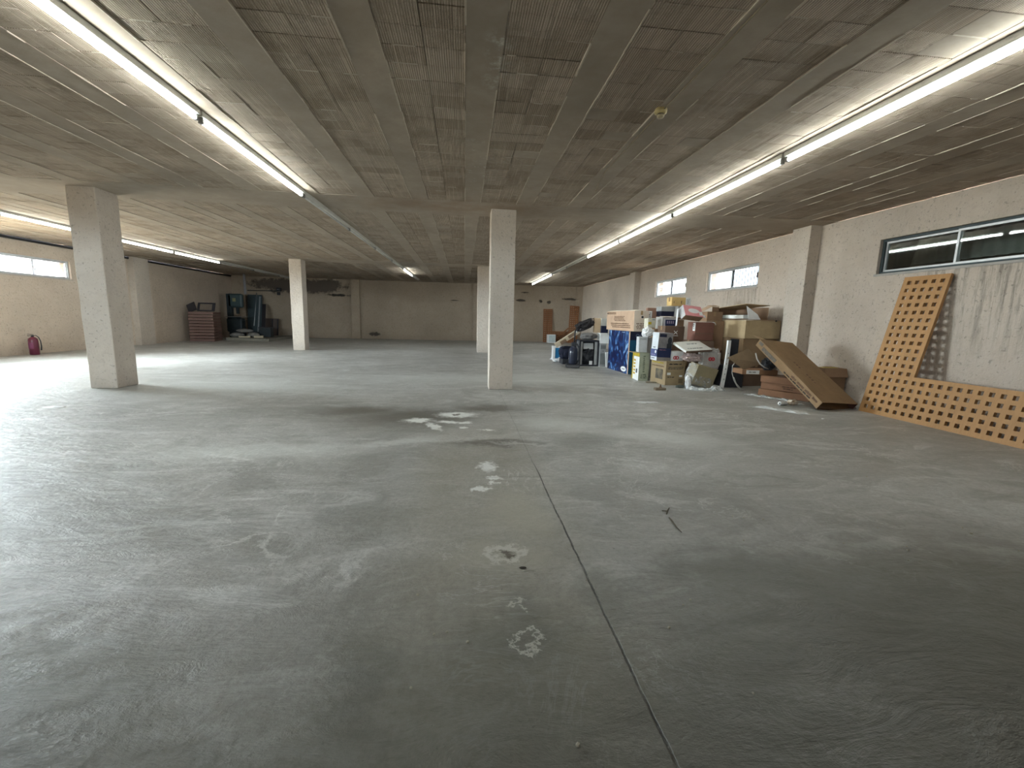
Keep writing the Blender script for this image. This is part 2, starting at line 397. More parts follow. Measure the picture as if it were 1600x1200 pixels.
# ------------------------------------------------------------------ mesh builder
class MB:
    def __init__(s): s.v, s.f, s.mi, s.sm = [], [], [], []
    def face(s, idx, mi=0, sm=False): s.f.append(tuple(idx)); s.mi.append(mi); s.sm.append(sm)
    def quad(s, a, b, c, d, mi=0):
        n = len(s.v); s.v += [tuple(a), tuple(b), tuple(c), tuple(d)]; s.face((n, n + 1, n + 2, n + 3), mi); return s
    def box(s, x0, x1, y0, y1, z0, z1, mi=0, fm=None, skip=''):
        """fm: material per face, keys L R F K T B (-X +X -Y +Y +Z -Z)"""
        n = len(s.v)
        s.v += [(x0, y0, z0), (x1, y0, z0), (x1, y1, z0), (x0, y1, z0), (x0, y0, z1), (x1, y0, z1), (x1, y1, z1), (x0, y1, z1)]
        fm = fm or {}
        for k, q in (('B', (0, 3, 2, 1)), ('T', (4, 5, 6, 7)), ('F', (0, 1, 5, 4)), ('R', (1, 2, 6, 5)), ('K', (2, 3, 7, 6)), ('L', (3, 0, 4, 7))):
            if k not in skip: s.face([n + i for i in q], fm.get(k, mi))
        return s
    def obox(s, p, a, b, c, mi=0):
        """box from corner p along vectors a, b, c (right-handed)"""
        p, a, b, c = map(Vector, (p, a, b, c)); n = len(s.v)
        s.v += [tuple(k) for k in (p, p + a, p + a + b, p + b, p + c, p + a + c, p + a + b + c, p + b + c)]
        for q in ((0, 3, 2, 1), (4, 5, 6, 7), (0, 1, 5, 4), (1, 2, 6, 5), (2, 3, 7, 6), (3, 0, 4, 7)): s.face([n + i for i in q], mi)
        return s
    def tube(s, pts, r, seg=8, mi=0, caps=True):
        pts = [Vector(p) for p in pts]; rs = r if isinstance(r, (list, tuple)) else [r] * len(pts)
        base = len(s.v); ref = None
        for i, p in enumerate(pts):
            d = (pts[min(i + 1, len(pts) - 1)] - pts[max(i - 1, 0)]).normalized()
            if ref is None: ref = Vector((0, 0, 1)) if abs(d.z) < 0.9 else Vector((1, 0, 0))
            u = d.cross(ref).normalized(); w = u.cross(d).normalized(); ref = w
            for k in range(seg):
                a = 2 * math.pi * k / seg
                s.v.append(tuple(p + (u * math.cos(a) + w * math.sin(a)) * rs[i]))
        for i in range(len(pts) - 1):
            for k in range(seg):
                a, b = base + i * seg + k, base + i * seg + (k + 1) % seg
                s.face((a, b, b + seg, a + seg), mi, True)
        if caps:
            s.face([base + k for k in reversed(range(seg))], mi); s.face([base + (len(pts) - 1) * seg + k for k in range(seg)], mi)
        return s
    def lathe(s, prof, seg=20, mi=0, c=(0, 0, 0)):
        base = len(s.v)
        for r, z in prof:
            for k in range(seg):
                a = 2 * math.pi * k / seg; s.v.append((c[0] + r * math.cos(a), c[1] + r * math.sin(a), c[2] + z))
        for i in range(len(prof) - 1):
            for k in range(seg):
                a, b = base + i * seg + k, base + i * seg + (k + 1) % seg
                s.face((a, b, b + seg, a + seg), mi, True)
        s.face([base + k for k in reversed(range(seg))], mi); s.face([base + (len(prof) - 1) * seg + k for k in range(seg)], mi)
        return s
    def build(s, name, mats, parent=None, loc=(0, 0, 0), rot=(0, 0, 0), bevel=0.0, jit=0.0, seed=0):
        me = bpy.data.meshes.new(name)
        if jit:
            rd = random.Random(seed); seen = {}
            s.v = [seen.setdefault(tuple(round(k, 4) for k in p), tuple(k + rd.uniform(-jit, jit) for k in p)) for p in s.v]
        me.from_pydata(s.v, [], s.f)
        for x in (mats if isinstance(mats, (list, tuple)) else [mats]): me.materials.append(x)
        me.polygons.foreach_set('material_index', s.mi); me.polygons.foreach_set('use_smooth', s.sm); me.update()
        o = bpy.data.objects.new(name, me); C.objects.link(o); o.location = loc; o.rotation_euler = rot
        if parent: o.parent = parent
        if bevel:
            b = o.modifiers.new('b', 'BEVEL'); b.width = bevel; b.segments = 2; b.limit_method = 'ANGLE'; b.angle_limit = R(40)
        return o

def tag(o, label=None, cat=None, group=None, kind=None):
    for k, v in (('label', label), ('category', cat), ('group', group), ('kind', kind)):
        if v: o[k] = v
    return o
def thing(name, label, cat, loc=(0, 0, 0), rot=0.0, group=None):
    o = bpy.data.objects.new(name, None); C.objects.link(o); o.location = loc
    o.rotation_euler = rot if isinstance(rot, (tuple, list)) else (0, 0, rot)
    o.empty_display_size = 0.1
    return tag(o, label, cat, group)
def copy_tree(o, parent=None):
    c = o.copy(); C.objects.link(c); c.parent = parent
    for ch in [x for x in o.children]: copy_tree(ch, c)
    return c

# ------------------------------------------------------------------ room shell
def wall_y(name, xin, xout, y0, y1, openings, mat):
    """wall running along Y with its room face at xin; openings = [(ya, yb, za, zb)]"""
    b = MB()
    ys = sorted({y0, y1, *[k for o in openings for k in o[:2]]}); zs = sorted({0.0, H, *[k for o in openings for k in o[2:]]})
    hole = lambda yc, zc: any(o[0] < yc < o[1] and o[2] < zc < o[3] for o in openings)
    f = 1 if xin > xout else -1
    for i in range(len(ys) - 1):
        for j in range(len(zs) - 1):
            if hole((ys[i] + ys[i + 1]) / 2, (zs[j] + zs[j + 1]) / 2): continue
            for x in (xin, xout): b.quad((x, ys[i], zs[j]), (x, ys[i + 1], zs[j]), (x, ys[i + 1], zs[j + 1]), (x, ys[i], zs[j + 1]))
    for a, c, za, zb in openings + [(y0, y1, 0.0, H)]:
        b.quad((xin, a, za), (xin, c, za), (xout, c, za), (xout, a, za)); b.quad((xin, a, zb), (xin, c, zb), (xout, c, zb), (xout, a, zb))
        b.quad((xin, a, za), (xin, a, zb), (xout, a, zb), (xout, a, za)); b.quad((xin, c, za), (xin, c, zb), (xout, c, zb), (xout, c, za))
    return tag(b.build(name, mat), kind='structure')
wall_y('wall_left', XL, XL - 0.28, YF, YB, WINL, M_wall_l)
wall_y('wall_right', XR, XR + 0.28, YF, YB, [(a, b, WZ0, WZ1) for a, b in WINR], M_wall_r)
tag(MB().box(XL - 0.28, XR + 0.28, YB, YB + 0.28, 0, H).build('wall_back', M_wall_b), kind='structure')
wf = wall_y('wall_front', 0.0, -0.28, XL - 0.28, XR + 0.28, WINF_ADDED, M_wall_b)      # drawn along Y, then turned to run along X
wf.location = (0, YF, 0); wf.data.transform(Matrix(((0, 1, 0, 0), (1, 0, 0, 0), (0, 0, 1, 0), (0, 0, 0, 1))))
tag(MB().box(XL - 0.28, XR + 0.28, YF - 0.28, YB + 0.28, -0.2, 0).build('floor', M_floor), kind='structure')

def ceiling():
    b = MB(); rd = random.Random(4)
    b.box(XL - 0.28, XR + 0.28, YF - 0.28, YB + 0.28, H + 0.04, H + 0.3, 1)
    beams = [(-1.0, -0.1), (6.95, 7.85), (14.85, 15.75), (22.55, YB)]
    for y0, y1 in beams: b.box(XL, XR, y0, y1, H - 0.002, H + 0.05, 1)
    bays = [(YF, -1.0), (-0.1, 6.95), (7.85, 14.85), (15.75, 22.55)]
    k0, k1 = math.floor(XL / 0.8) - 1, math.ceil(XR / 0.8) + 1
    for k in range(k0, k1):
        rx = 0.8 * k
        for (y0, y1) in bays:
            a, c = max(rx, XL), min(rx + 0.245, XR)
            if c > a:
                zz = H - rd.uniform(0.000, 0.002); b.box(a, c, y0, y1, zz, H + 0.05, 1)
                for e, sg in ((rx, -1), (rx + 0.245, 1)):      # mortar squeezed out along the rib
                    y = y0
                    while y < y1:
                        L = rd.uniform(0.08, 0.6)
                        if rd.random() < 0.55 and XL < e < XR:
                            w = rd.uniform(0.004, 0.012); xx = e + rd.uniform(-0.004, 0.004)
                            b.box(xx - w / 2, xx + w / 2, y, min(y + L, y1), zz - rd.uniform(0.002, 0.008), H + 0.02, 2)
                        y += L
            for col in range(2):
                xa = rx + 0.245 + 0.2775 * col; xb = xa + 0.2775
                xa, xb = max(xa, XL), min(xb, XR)
                if xb <= xa: continue
                off = rd.uniform(0, 0.1) * 0 ; y = y0 + off
                zcol = rd.uniform(0.001, 0.003)
                while y < y1 - 0.01:
                    ye = min(y + 0.205, y1); g = rd.choice((0.001, 0.002, 0.0035)); zz = H + zcol + rd.uniform(-0.002, 0.002)
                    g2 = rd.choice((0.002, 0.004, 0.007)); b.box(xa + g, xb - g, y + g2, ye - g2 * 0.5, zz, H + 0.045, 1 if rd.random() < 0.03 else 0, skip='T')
                    if rd.random() < 0.25:   # mortar smear across the joint
                        xs = rd.uniform(xa, xb - 0.08); b.box(xs, min(xs + rd.uniform(0.05, 0.25), xb), y - 0.006, y + 0.006, zz - 0.002, H + 0.02, 2, skip='T')
                    y = ye
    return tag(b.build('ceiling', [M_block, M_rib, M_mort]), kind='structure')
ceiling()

def trim(n, x0, x1, y0, y1, z0=0.0, z1=H + 0.02, mat=None):
    return tag(MB().box(x0, x1, y0, y1, z0, z1).build('trim_%d' % n, mat or M_pillar, bevel=0.008), kind='structure')
trim(1, 6.13, XR + 0.01, 7.27, 7.70)
trim(2, 6.13, XR + 0.01, 15.2, 15.68)
trim(3, XL - 0.01, -11.2, 16.25, 16.95)
trim(4, -5.74, -5.33, 22.85, YB + 0.01, mat=M_wall_b)
trim(5, 0.48, 0.86, 22.85, YB + 0.01, mat=M_wall_b)
trim(6, 6.02, XR + 0.01, 22.8, YB + 0.01, mat=M_wall_b)
trim(7, XL - 0.01, -10.8, 22.8, YB + 0.01, mat=M_wall_b)
# dark conduit running in the corner of wall and ceiling
tag(MB().tube([(XL + 0.045, YF, H - 0.045), (XL + 0.045, 22.7, H - 0.045)], 0.04, 8).build('trim_8', pm('conduit', (0.018, 0.018, 0.02), rough=0.6)), kind='structure')

def pillar(x0, x1, y0, y1, label):
    b = MB(); n = 14; rd = random.Random(int(y0 * 10 + x0))
    zs = [H * 1.004 * i / n for i in range(n + 1)]
    ring = []
    for z in zs:
        j = lambda: rd.uniform(-0.0035, 0.0035)
        ring.append(len(b.v)); b.v += [(x0 + j(), y0 + j(), z), (x1 + j(), y0 + j(), z), (x1 + j(), y1 + j(), z), (x0 + j(), y1 + j(), z)]
    for i in range(n):
        for k in range(4):
            a, c = ring[i] + k, ring[i] + (k + 1) % 4; b.face((a, c, c + 4, a + 4))
    b.face((3, 2, 1, 0)); b.face([ring[-1] + k for k in range(4)])
    o = b.build('pillar', M_pillar, bevel=0.012)
    return tag(o, label, 'pillar')
pillar(-5.80, -5.41, 7.245, 7.68, 'square plastered concrete pillar nearest the fire extinguisher, leaning outward in view')
pillar(0.431, 0.842, 7.30, 7.70, 'square beige plastered pillar nearest to the viewer, standing mid-room beside the drip stains')
pillar(-5.75, -5.36, 15.13, 15.54, 'far square pillar in front of the dark machine corner')
pillar(0.456, 0.86, 15.2, 15.6, 'far pinkish pillar mostly hidden behind the nearest middle pillar')

# ------------------------------------------------------------------ windows
M_alu = pm('anodised_frame', (0.52, 0.54, 0.55), rough=0.4, metal=0.6)
M_green = pm('dark_green_frame', (0.045, 0.065, 0.07), rough=0.5)
M_latch = pm('black_latch', (0.03, 0.03, 0.035), rough=0.4)
def glass_mat(name, tint, refl=0.9):
    t = NT(name)
    tr = t.n('ShaderNodeBsdfTransparent'); tr.inputs[0].default_value = (*tint, 1)
    gl = t.n('ShaderNodeBsdfGlossy'); gl.inputs['Roughness'].default_value = 0.02
    lw = t.n('ShaderNodeFresnel'); lw.inputs['IOR'].default_value = 1.5
    mx = t.n('ShaderNodeMixShader')
    t.set(mx.inputs[0], t.math('MULTIPLY', lw.outputs[0], refl)); t.t.links.new(tr.outputs[0], mx.inputs[1]); t.t.links.new(gl.outputs[0], mx.inputs[2])
    t.t.links.new(mx.outputs[0], t.out.inputs[0]); return t.m
M_glass = glass_mat('clear_glass', (0.9, 0.94, 0.93))
M_hazy = glass_mat('hazy_glass', (0.62, 0.63, 0.63))
def striped_pane():
    t = NT('dimmed_striped_glass')  # dark tint dims the bright sky; stripes stand in for grille bars
    w = t.n('ShaderNodeTexWave', wave_type='BANDS', bands_direction='Y'); t.set(w.inputs['Vector'], t.coord()); w.inputs['Scale'].default_value = 2 * math.pi / 20 / 0.105; w.inputs['Distortion'].default_value = 0.25
    tr = t.n('ShaderNodeBsdfTransparent'); t.set(tr.inputs[0], t.mix(t.rng(w.outputs['Fac'], 0.10, 0.30), (0.046, 0.050, 0.053), (0.20, 0.21, 0.212)))
    t.t.links.new(tr.outputs[0], t.out.inputs[0]); return t.m
M_striped = striped_pane()
def window(n, side, y0, y1, dark=False, WZ0=WZ0, WZ1=WZ1, view=True):
    x = XR if side > 0 else XL
    w = bpy.data.objects.new('window_%d' % n, None); C.objects.link(w); tag(w, kind='structure')
    w.location = (x, y0, WZ0); L, hh = y1 - y0, WZ1 - WZ0
    w.scale = (1 if side > 0 else -1, 1, 1)
    d0, d1 = 0.05, 0.11
    fr = MB(); e = 0.035
    fr.box(d0, d1, 0, L, 0, e).box(d0, d1, 0, L, hh - e, hh).box(d0, d1, 0, e, e, hh - e).box(d0, d1, L - e, L, e, hh - e)
    fr.build('window_frame', M_alu if not dark else M_green, w)
    for i, (a, c, dd) in enumerate(((e, L / 2 + 0.02, 0.062), (L / 2 - 0.02, L - e, 0.088))):
        s = MB(); q = 0.028
        s.box(dd - 0.012, dd + 0.012, a, c, e, e + q).box(dd - 0.012, dd + 0.012, a, c, hh - e - q, hh - e)
        s.box(dd - 0.012, dd + 0.012, a, a + q, e + q, hh - e - q).box(dd - 0.012, dd + 0.012, c - q, c, e + q, hh - e - q)
        so = s.build('sash', M_alu, w)
        MB().box(dd - 0.003, dd + 0.003, a + q, c - q, e + q, hh - e - q).build('pane', M_glass if (dark or not view) else M_hazy if (i == 1 or side < 0) else M_striped, so)
    if not dark:
        MB().box(d0 - 0.04, d0 + 0.005, 0.0, 0.075, hh * 0.40, hh * 0.62).build('latch', M_latch, w, bevel=0.006)
    MB().box(-0.012, 0.06, -0.03, L + 0.03, -0.03, 0.004).build('sill', M_pillar if not dark else pm('pale_sill', (0.42, 0.40, 0.37)), w, bevel=0.004)
    return w
window(1, 1, *WINR[0], dark=True)
window(2, 1, *WINR[1]); window(3, 1, *WINR[2])
for i, (a, b, za, zb) in enumerate(WINL): window(4 + i, -1, a, b, False, za, zb, i < 1)

for i, (a, b, za, zb) in enumerate(WINF_ADDED):  # frame and panes for the added window behind the camera
    w = window(10 + i, 1, a, b, False, za, zb, False); w.location = (a, YF, za); w.rotation_euler = (0, 0, R(-90))

# the roofed yard outside the dark window: wall, corrugated sheet, sheet roof
def corrugated(name, p, u, v, L, D, pitch, amp, mat, thick=0.004):
    b = MB(); u, v = Vector(u).normalized(), Vector(v).normalized(); nn = u.cross(v); n = int(L / pitch * 8); p = Vector(p); idx = []
    for i in range(n + 1):
        s_ = L * i / n; h = amp * math.sin(2 * math.pi * s_ / pitch)
        for t_ in (0, D): b.v.append(tuple(p + u * s_ + v * t_ + nn * h))
    for i in range(n): b.face((2 * i, 2 * i + 2, 2 * i + 3, 2 * i + 1), 0, True)
    o = b.build(name, mat); sm = o.modifiers.new('s', 'SOLIDIFY'); sm.thickness = thick
    return o
tag(MB().box(7.75, 7.9, 2.2, 8.2, 0, 2.765).box(6.63, 7.9, 8.05, 8.2, 0, 2.95).box(6.63, 7.9, 2.2, 2.35, 0, 2.95).box(6.63, 7.75, 2.2, 8.2, -0.2, 0.0).build('wall_outside', M_dark), kind='structure')
tag(corrugated('trim_9', (6.6, 2.2, 2.98), (0, 1, 0), (1.3, 0, -0.24), 6.0, 1.33, 0.16, 0.022, pm('weathered_sheet', (0.20, 0.23, 0.22), rough=0.7)), kind='structure')
tag(corrugated('trim_10', (7.62, 4.9, 2.30), (0, 1, 0), (0, 0, 1), 3.0, 0.40, 0.16, 0.02, pm('pale_sheet', (0.42, 0.46, 0.44), rough=0.6)), kind='structure')

# ------------------------------------------------------------------ fluorescent battens
def glow(name, col, st):
    t = NT(name); return t.bsdf((0.85, 0.87, 0.88), 0.3, 0, None, 0.4, col, st)
M_lit = glow('lit_tube', (0.93, 1.0, 0.98), TUBE)
M_off = pm('unlit_tube', (0.62, 0.63, 0.62), rough=0.25)
M_house = pm('white_enamel', (0.62, 0.62, 0.58), (0.52, 0.52, 0.48), 9, 0.45)
M_holder = pm('grey_lampholder', (0.25, 0.25, 0.24), rough=0.5)
def batten(lit):
    r = bpy.data.objects.new('tube_light', None); C.objects.link(r)
    L = 2.40
    MB().box(-0.033, 0.033, 0.004, L - 0.004, -0.048, 0.004).build('housing', M_house, r, bevel=0.006)
    MB().tube([(0, 0.035, -0.079), (0, L - 0.035, -0.079)], 0.0175, 12).build('tube', M_lit if lit else M_off, r)
    for y in (0.012, L - 0.044): MB().box(-0.018, 0.018, y, y + 0.032, -0.100, -0.047).build('lampholder', M_holder, r, bevel=0.004)
    return r
proto = {True: batten(True), False: batten(False)}
used = set()
ORD = ['first', 'second', 'third', 'fourth', 'fifth', 'sixth', 'seventh', 'eighth']
def row(x0, slope, y0, n, lit, where, group, skip=0):
    for i in range(skip, n):
        f = i in lit
        o = proto[f] if f not in used else copy_tree(proto[f]); used.add(f)
        y = y0 + 2.42 * i; o.location = (x0 + slope * (y - 4), y, H); o.rotation_euler = (0, 0, -slope)
        tag(o, '%s tube light, %s from the viewer in the row %s' % ('glowing' if f else 'unlit', ORD[i - skip], where), 'light', group)
row(-2.37, 0.0105, 1.98, 8, {0, 1, 6}, 'left of the nearest pillar', 'tube lights left of the nearest pillar')
row(3.31, 0.002, 1.98, 8, {0, 1, 2, 3, 6, 7}, 'by the window wall with boxes', 'tube lights by the box pile')
row(-8.56, 0.0, 6.80, 7, {0, 1, 2, 3}, 'beyond the leaning pillar', 'tube lights by the extinguisher wall', 1)

# smoke detector and its cable
d = thing('smoke_detector', 'small yellowed round smoke detector on the ceiling at the end of a thin cable', 'smoke detector', (1.63, 3.72, H))
M_ivory = pm('yellowed_plastic', (0.52, 0.42, 0.20), (0.42, 0.33, 0.15), 12, 0.4)
MB().lathe([(0.048, 0.003), (0.052, -0.012), (0.050, -0.030), (0.030, -0.038)], 24).build('base', M_ivory, d)
MB().lathe([(0.026, -0.034), (0.024, -0.046), (0.026, -0.046)], 20).build('vent_slots', M_latch, d)
MB().lathe([(0.030, -0.045), (0.031, -0.056), (0.026, -0.066), (0.012, -0.070)], 20).build('sensor_head', pm('ivory_cap', (0.50, 0.42, 0.28), rough=0.4), d)
tag(MB().tube([(1.64, -0.3, 2.99), (1.638, 2.6, 2.988), (1.645, 3.2, 2.99), (1.64, 3.68, 2.986)], 0.006, 6).tube([(1.64, 3.76, 2.988), (1.645, 4.4, 2.986), (1.66, 5.28, 2.988), (1.70, 5.5, 2.988), (1.78, 6.0, 2.988)], 0.006, 6)
    .build('cable', pm('tan_cable', (0.22, 0.18, 0.12))), 'thin brown cable clipped along the ceiling rib to the smoke detector', 'cable')

# ------------------------------------------------------------------ printing on boxes
FACES = {'L': (Vector((-1, 0, 0)), Vector((0, -1, 0))), 'F': (Vector((0, -1, 0)), Vector((1, 0, 0))), 'R': (Vector((1, 0, 0)), Vector((0, 1, 0))), 'T': (Vector((0, 0, 1)), Vector((1, 0, 0)))}
class Face:
    """local frame on one side of a w x d x h box standing on its base: s runs along, t runs up, both 0..1"""
    def __init__(s, size, f):
        w, d, h = size; s.n, s.u = FACES[f]
        if f == 'L': s.o, s.a, s.b = Vector((-w / 2, d / 2, 0)), d, h
        if f == 'F': s.o, s.a, s.b = Vector((-w / 2, -d / 2, 0)), w, h
        if f == 'R': s.o, s.a, s.b = Vector((w / 2, -d / 2, 0)), d, h
        if f == 'T': s.o, s.a, s.b = Vector((-w / 2, -d / 2, h)), w, d
        s.v = s.n.cross(s.u)
    def p(s, x, y, off): return s.o + s.u * (x * s.a) + s.v * (y * s.b) + s.n * off
    def rect(s, mb, x0, x1, y0, y1, off=0.0015, mi=0):
        mb.obox(s.p(x0, y0, 0.0), s.u * ((x1 - x0) * s.a), s.v * ((y1 - y0) * s.b), s.n * off, mi)
    def ellipse(s, mb, cx, cy, rx, ry, off=0.002, seg=24, inner=0.0, mi=0):
        n = len(mb.v)
        for k in range(seg):
            a = 2 * math.pi * k / seg; mb.v.append(tuple(s.o + s.u * (cx * s.a + rx * math.cos(a)) + s.v * (cy * s.b + ry * math.sin(a)) + s.n * off))
        if inner <= 0: mb.face(range(n, n + seg), mi); return
        for k in range(seg):
            a = 2 * math.pi * k / seg; mb.v.append(tuple(s.o + s.u * (cx * s.a + rx * inner * math.cos(a)) + s.v * (cy * s.b + ry * inner * math.sin(a)) + s.n * off))
        for k in range(seg):
            j = (k + 1) % seg; mb.face((n + k, n + j, n + seg + j, n + seg + k), mi)
    def lines(s, mb, x0, x1, y0, y1, rows, seed=1, fill=0.75, off=0.0015, mi=0):
        """rows of small letter-like strokes"""
        rd = random.Random(seed); hh = (y1 - y0) / rows
        for r in range(rows):
            x = x0 + rd.uniform(0, 0.12) * (x1 - x0); yb = y1 - hh * (r + 1) + hh * 0.25; end = x1 - rd.uniform(0, 0.2) * (x1 - x0)
            while x < end:
                for _ in range(rd.randint(2, 7)):
                    w = hh * s.b * rd.uniform(0.22, 0.42) / s.a
                    if x + w > end: break
                    s.rect(mb, x, x + w * fill, yb, yb + hh * rd.choice((0.4, 0.45, 0.55)), off, mi); x += w
                x += hh * s.b * 0.4 / s.a
M_ink = pm('dark_ink', (0.055, 0.045, 0.04), rough=0.7)
M_bink = pm('brown_ink', (0.17, 0.10, 0.065), rough=0.8)
M_white = pm('white_paper', (0.78, 0.79, 0.78), (0.70, 0.71, 0.70), 8, 0.7)
M_red = pm('red_ink', (0.50, 0.04, 0.05), rough=0.6)
M_tape = pm('brown_packing_tape', (0.40, 0.27, 0.15), rough=0.25, spec=0.5)
M_kraft = card('kraft_cardboard', (0.47, 0.335, 0.205))
M_tan = card('tan_cardboard', (0.50, 0.375, 0.225))
M_pinkc = card('pinkish_cardboard', (0.55, 0.385, 0.27))
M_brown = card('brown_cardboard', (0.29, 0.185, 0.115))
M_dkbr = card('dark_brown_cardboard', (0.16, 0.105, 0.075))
M_maroon = card('maroon_cardboard', (0.20, 0.095, 0.072))
M_olive = card('olive_cardboard', (0.31, 0.265, 0.165))
M_black = pm('black_plastic', (0.022, 0.024, 0.03), (0.035, 0.037, 0.045), 7, 0.5)
M_grey = pm('grey_panel', (0.34, 0.35, 0.345), rough=0.5)
M_foam = pm('white_polystyrene', (0.80, 0.82, 0.81), (0.74, 0.76, 0.75), 14, 0.9, 0.3, 90)

def carton(label, loc, size, rot=0.0, mat=None, fm=None, mats=None, cat='box', name='cardboard_box', tape='T', group=None, seed=0, bevel=0.005):
    """corner-placed box: loc is the near-left bottom corner when rot is a yaw"""
    w, d, h = size
    if isinstance(rot, (int, float)):
        c = Vector(loc) + Matrix.Rotation(rot, 3, 'Z') @ Vector((w / 2, d / 2, 0)); t = thing(name, label, cat, c, rot, group)
    else: t = thing(name, label, cat, loc, rot, group)
    ms = mats or [mat or M_kraft]
    MB().box(-w / 2, w / 2, -d / 2, d / 2, 0, h, 0, fm).build('box_body', ms, t, bevel=bevel, jit=0.004, seed=seed or int(abs(w * d * h) * 9999))
    if tape:
        b = MB(); tw = 0.025
        if w >= d: b.box(-w / 2 - 0.002, w / 2 + 0.002, -tw, tw, h - 0.001, h + 0.0025); b.box(-w / 2 - 0.006, -w / 2, -tw, tw, h - 0.09, h + 0.0025); b.box(w / 2, w / 2 + 0.006, -tw, tw, h - 0.09, h + 0.0025)
        else: b.box(-tw, tw, -d / 2 - 0.002, d / 2 + 0.002, h - 0.001, h + 0.0025); b.box(-tw, tw, -d / 2 - 0.006, -d / 2, h - 0.09, h + 0.0025)
        b.build('packing_tape', M_tape, t)
    return t
def prints(t, size, f, x0, x1, y0, y1, rows, mat=None, seed=1, name='printed_text'):
    b = MB(); Face(size, f).lines(b, x0, x1, y0, y1, rows, seed, off=0.0065); return b.build(name, mat or M_ink, t)
def patch(t, size, f, x0, x1, y0, y1, mat, name='paper_label', off=0.0062):
    b = MB(); Face(size, f).rect(b, x0, x1, y0, y1, off); return b.build(name, mat, t)
def flap(t, name, p, a, b, mat, th=0.006):
    """sheet of cardboard from corner p along a and b"""
    a, b = Vector(a), Vector(b); n = a.cross(b).normalized() * th
    return MB().obox(p, a, b, n).build(name, mat, t, bevel=0.002)

# ------------------------------------------------------------------ crumpled things
def lump(size, seed, amp=0.25, sub=4, flat=True, freq=2.2, sharp=True, boxy=1.0):
    bm = bmesh.new(); bmesh.ops.create_icosphere(bm, subdivisions=sub, radius=1.0)
    off = Vector((seed * 3.7, seed * 1.3, seed * 7.1))
    for v in bm.verts:
        n = v.co.normalized(); k = noise.fractal(n * freq + off, 1.0, 2.0, 4)
        if sharp: k += 0.9 * (0.35 - abs(noise.noise(n * freq * 2.3 + off * 2)))
        if boxy < 1: n = Vector([math.copysign(abs(q) ** boxy, q) for q in n])
        v.co = n * (1 + amp * k)
        v.co = Vector((v.co.x * size[0] / 2, v.co.y * size[1] / 2, v.co.z * size[2] / 2))
    lo = min(v.co.z for v in bm.verts)
    for v in bm.verts: v.co.z -= lo
    if flat:
        for v in bm.verts: v.co.z = max(v.co.z - size[2] * 0.08, 0.0)
    me = bpy.data.meshes.new('lump'); bm.to_mesh(me); bm.free()
    for p in me.polygons: p.use_smooth = False
    return me
def soft(name, me, mat, parent=None, loc=(0, 0, 0), rot=(0, 0, 0)):
    me.name = name; me.materials.append(mat); o = bpy.data.objects.new(name, me); C.objects.link(o); o.location = loc; o.rotation_euler = rot
    if parent: o.parent = parent
    return o
def film_mat(name, c, a0=0.25, a1=0.75, sc=14):
    t = NT(name); al = t.rng(t.noise(sc, 4, 0.7), 0.35, 0.65, a0, a1)
    return t.bsdf(c, 0.25, 0, t.bump(t.noise(24, 4, 0.7), 0.8, 0.01), 0.5, alpha=al)
M_film = film_mat('clear_plastic_film', (0.75, 0.78, 0.77), 0.15, 0.7)
M_wrap = film_mat('milky_plastic_wrap', (0.58, 0.59, 0.58), 0.10, 0.50)
M_wbag = pm('white_polythene', (0.76, 0.77, 0.78), rough=0.35, bump=0.4, bscale=30, spec=0.5)
M_gbag = pm('grey_polythene', (0.40, 0.38, 0.355), (0.33, 0.31, 0.29), 5, 0.4, 0.5, 24, spec=0.5)
def sheet_on_floor(name, label, outline, mat, amp=0.02, seed=1, cat='plastic sheet', res=16):
    """thin crumpled sheet lying on the floor with a ragged outline"""
    cx = sum(p[0] for p in outline) / len(outline); cy = sum(p[1] for p in outline) / len(outline)
    b = MB(); n = len(outline) * 4; rd = random.Random(seed); P = []
    for i in range(n):
        f = i / 4; a, c = outline[int(f) % len(outline)], outline[(int(f) + 1) % len(outline)]; k = f - int(f)
        P.append(Vector((a[0] + (c[0] - a[0]) * k + rd.uniform(-1, 1) * 0.012, a[1] + (c[1] - a[1]) * k + rd.uniform(-1, 1) * 0.012)))
    ctr = Vector((cx, cy)); rings = 7
    for r in range(rings):
        q = 1 - r / rings
        for p in P:
            w = ctr + (p - ctr) * q
            z = 0.004 + amp * max(0, noise.fractal(Vector((w.x * 7, w.y * 7, seed)), 1, 2, 4) + 0.25) * min(1, r * 0.6 + 0.1)
            b.v.append((w.x, w.y, z))
    b.v.append((cx, cy, 0.004 + amp * 0.4))
    for r in range(rings - 1):
        for i in range(n): j = (i + 1) % n; b.face((r * n + i, r * n + j, (r + 1) * n + j, (r + 1) * n + i), 0, False)
    for i in range(n): b.face(((rings - 1) * n + i, (rings - 1) * n + (i + 1) % n, rings * n))
    o = b.build(name, mat); sm = o.modifiers.new('s', 'SOLIDIFY'); sm.thickness = 0.002; sm.offset = 1
    return tag(o, label, cat)

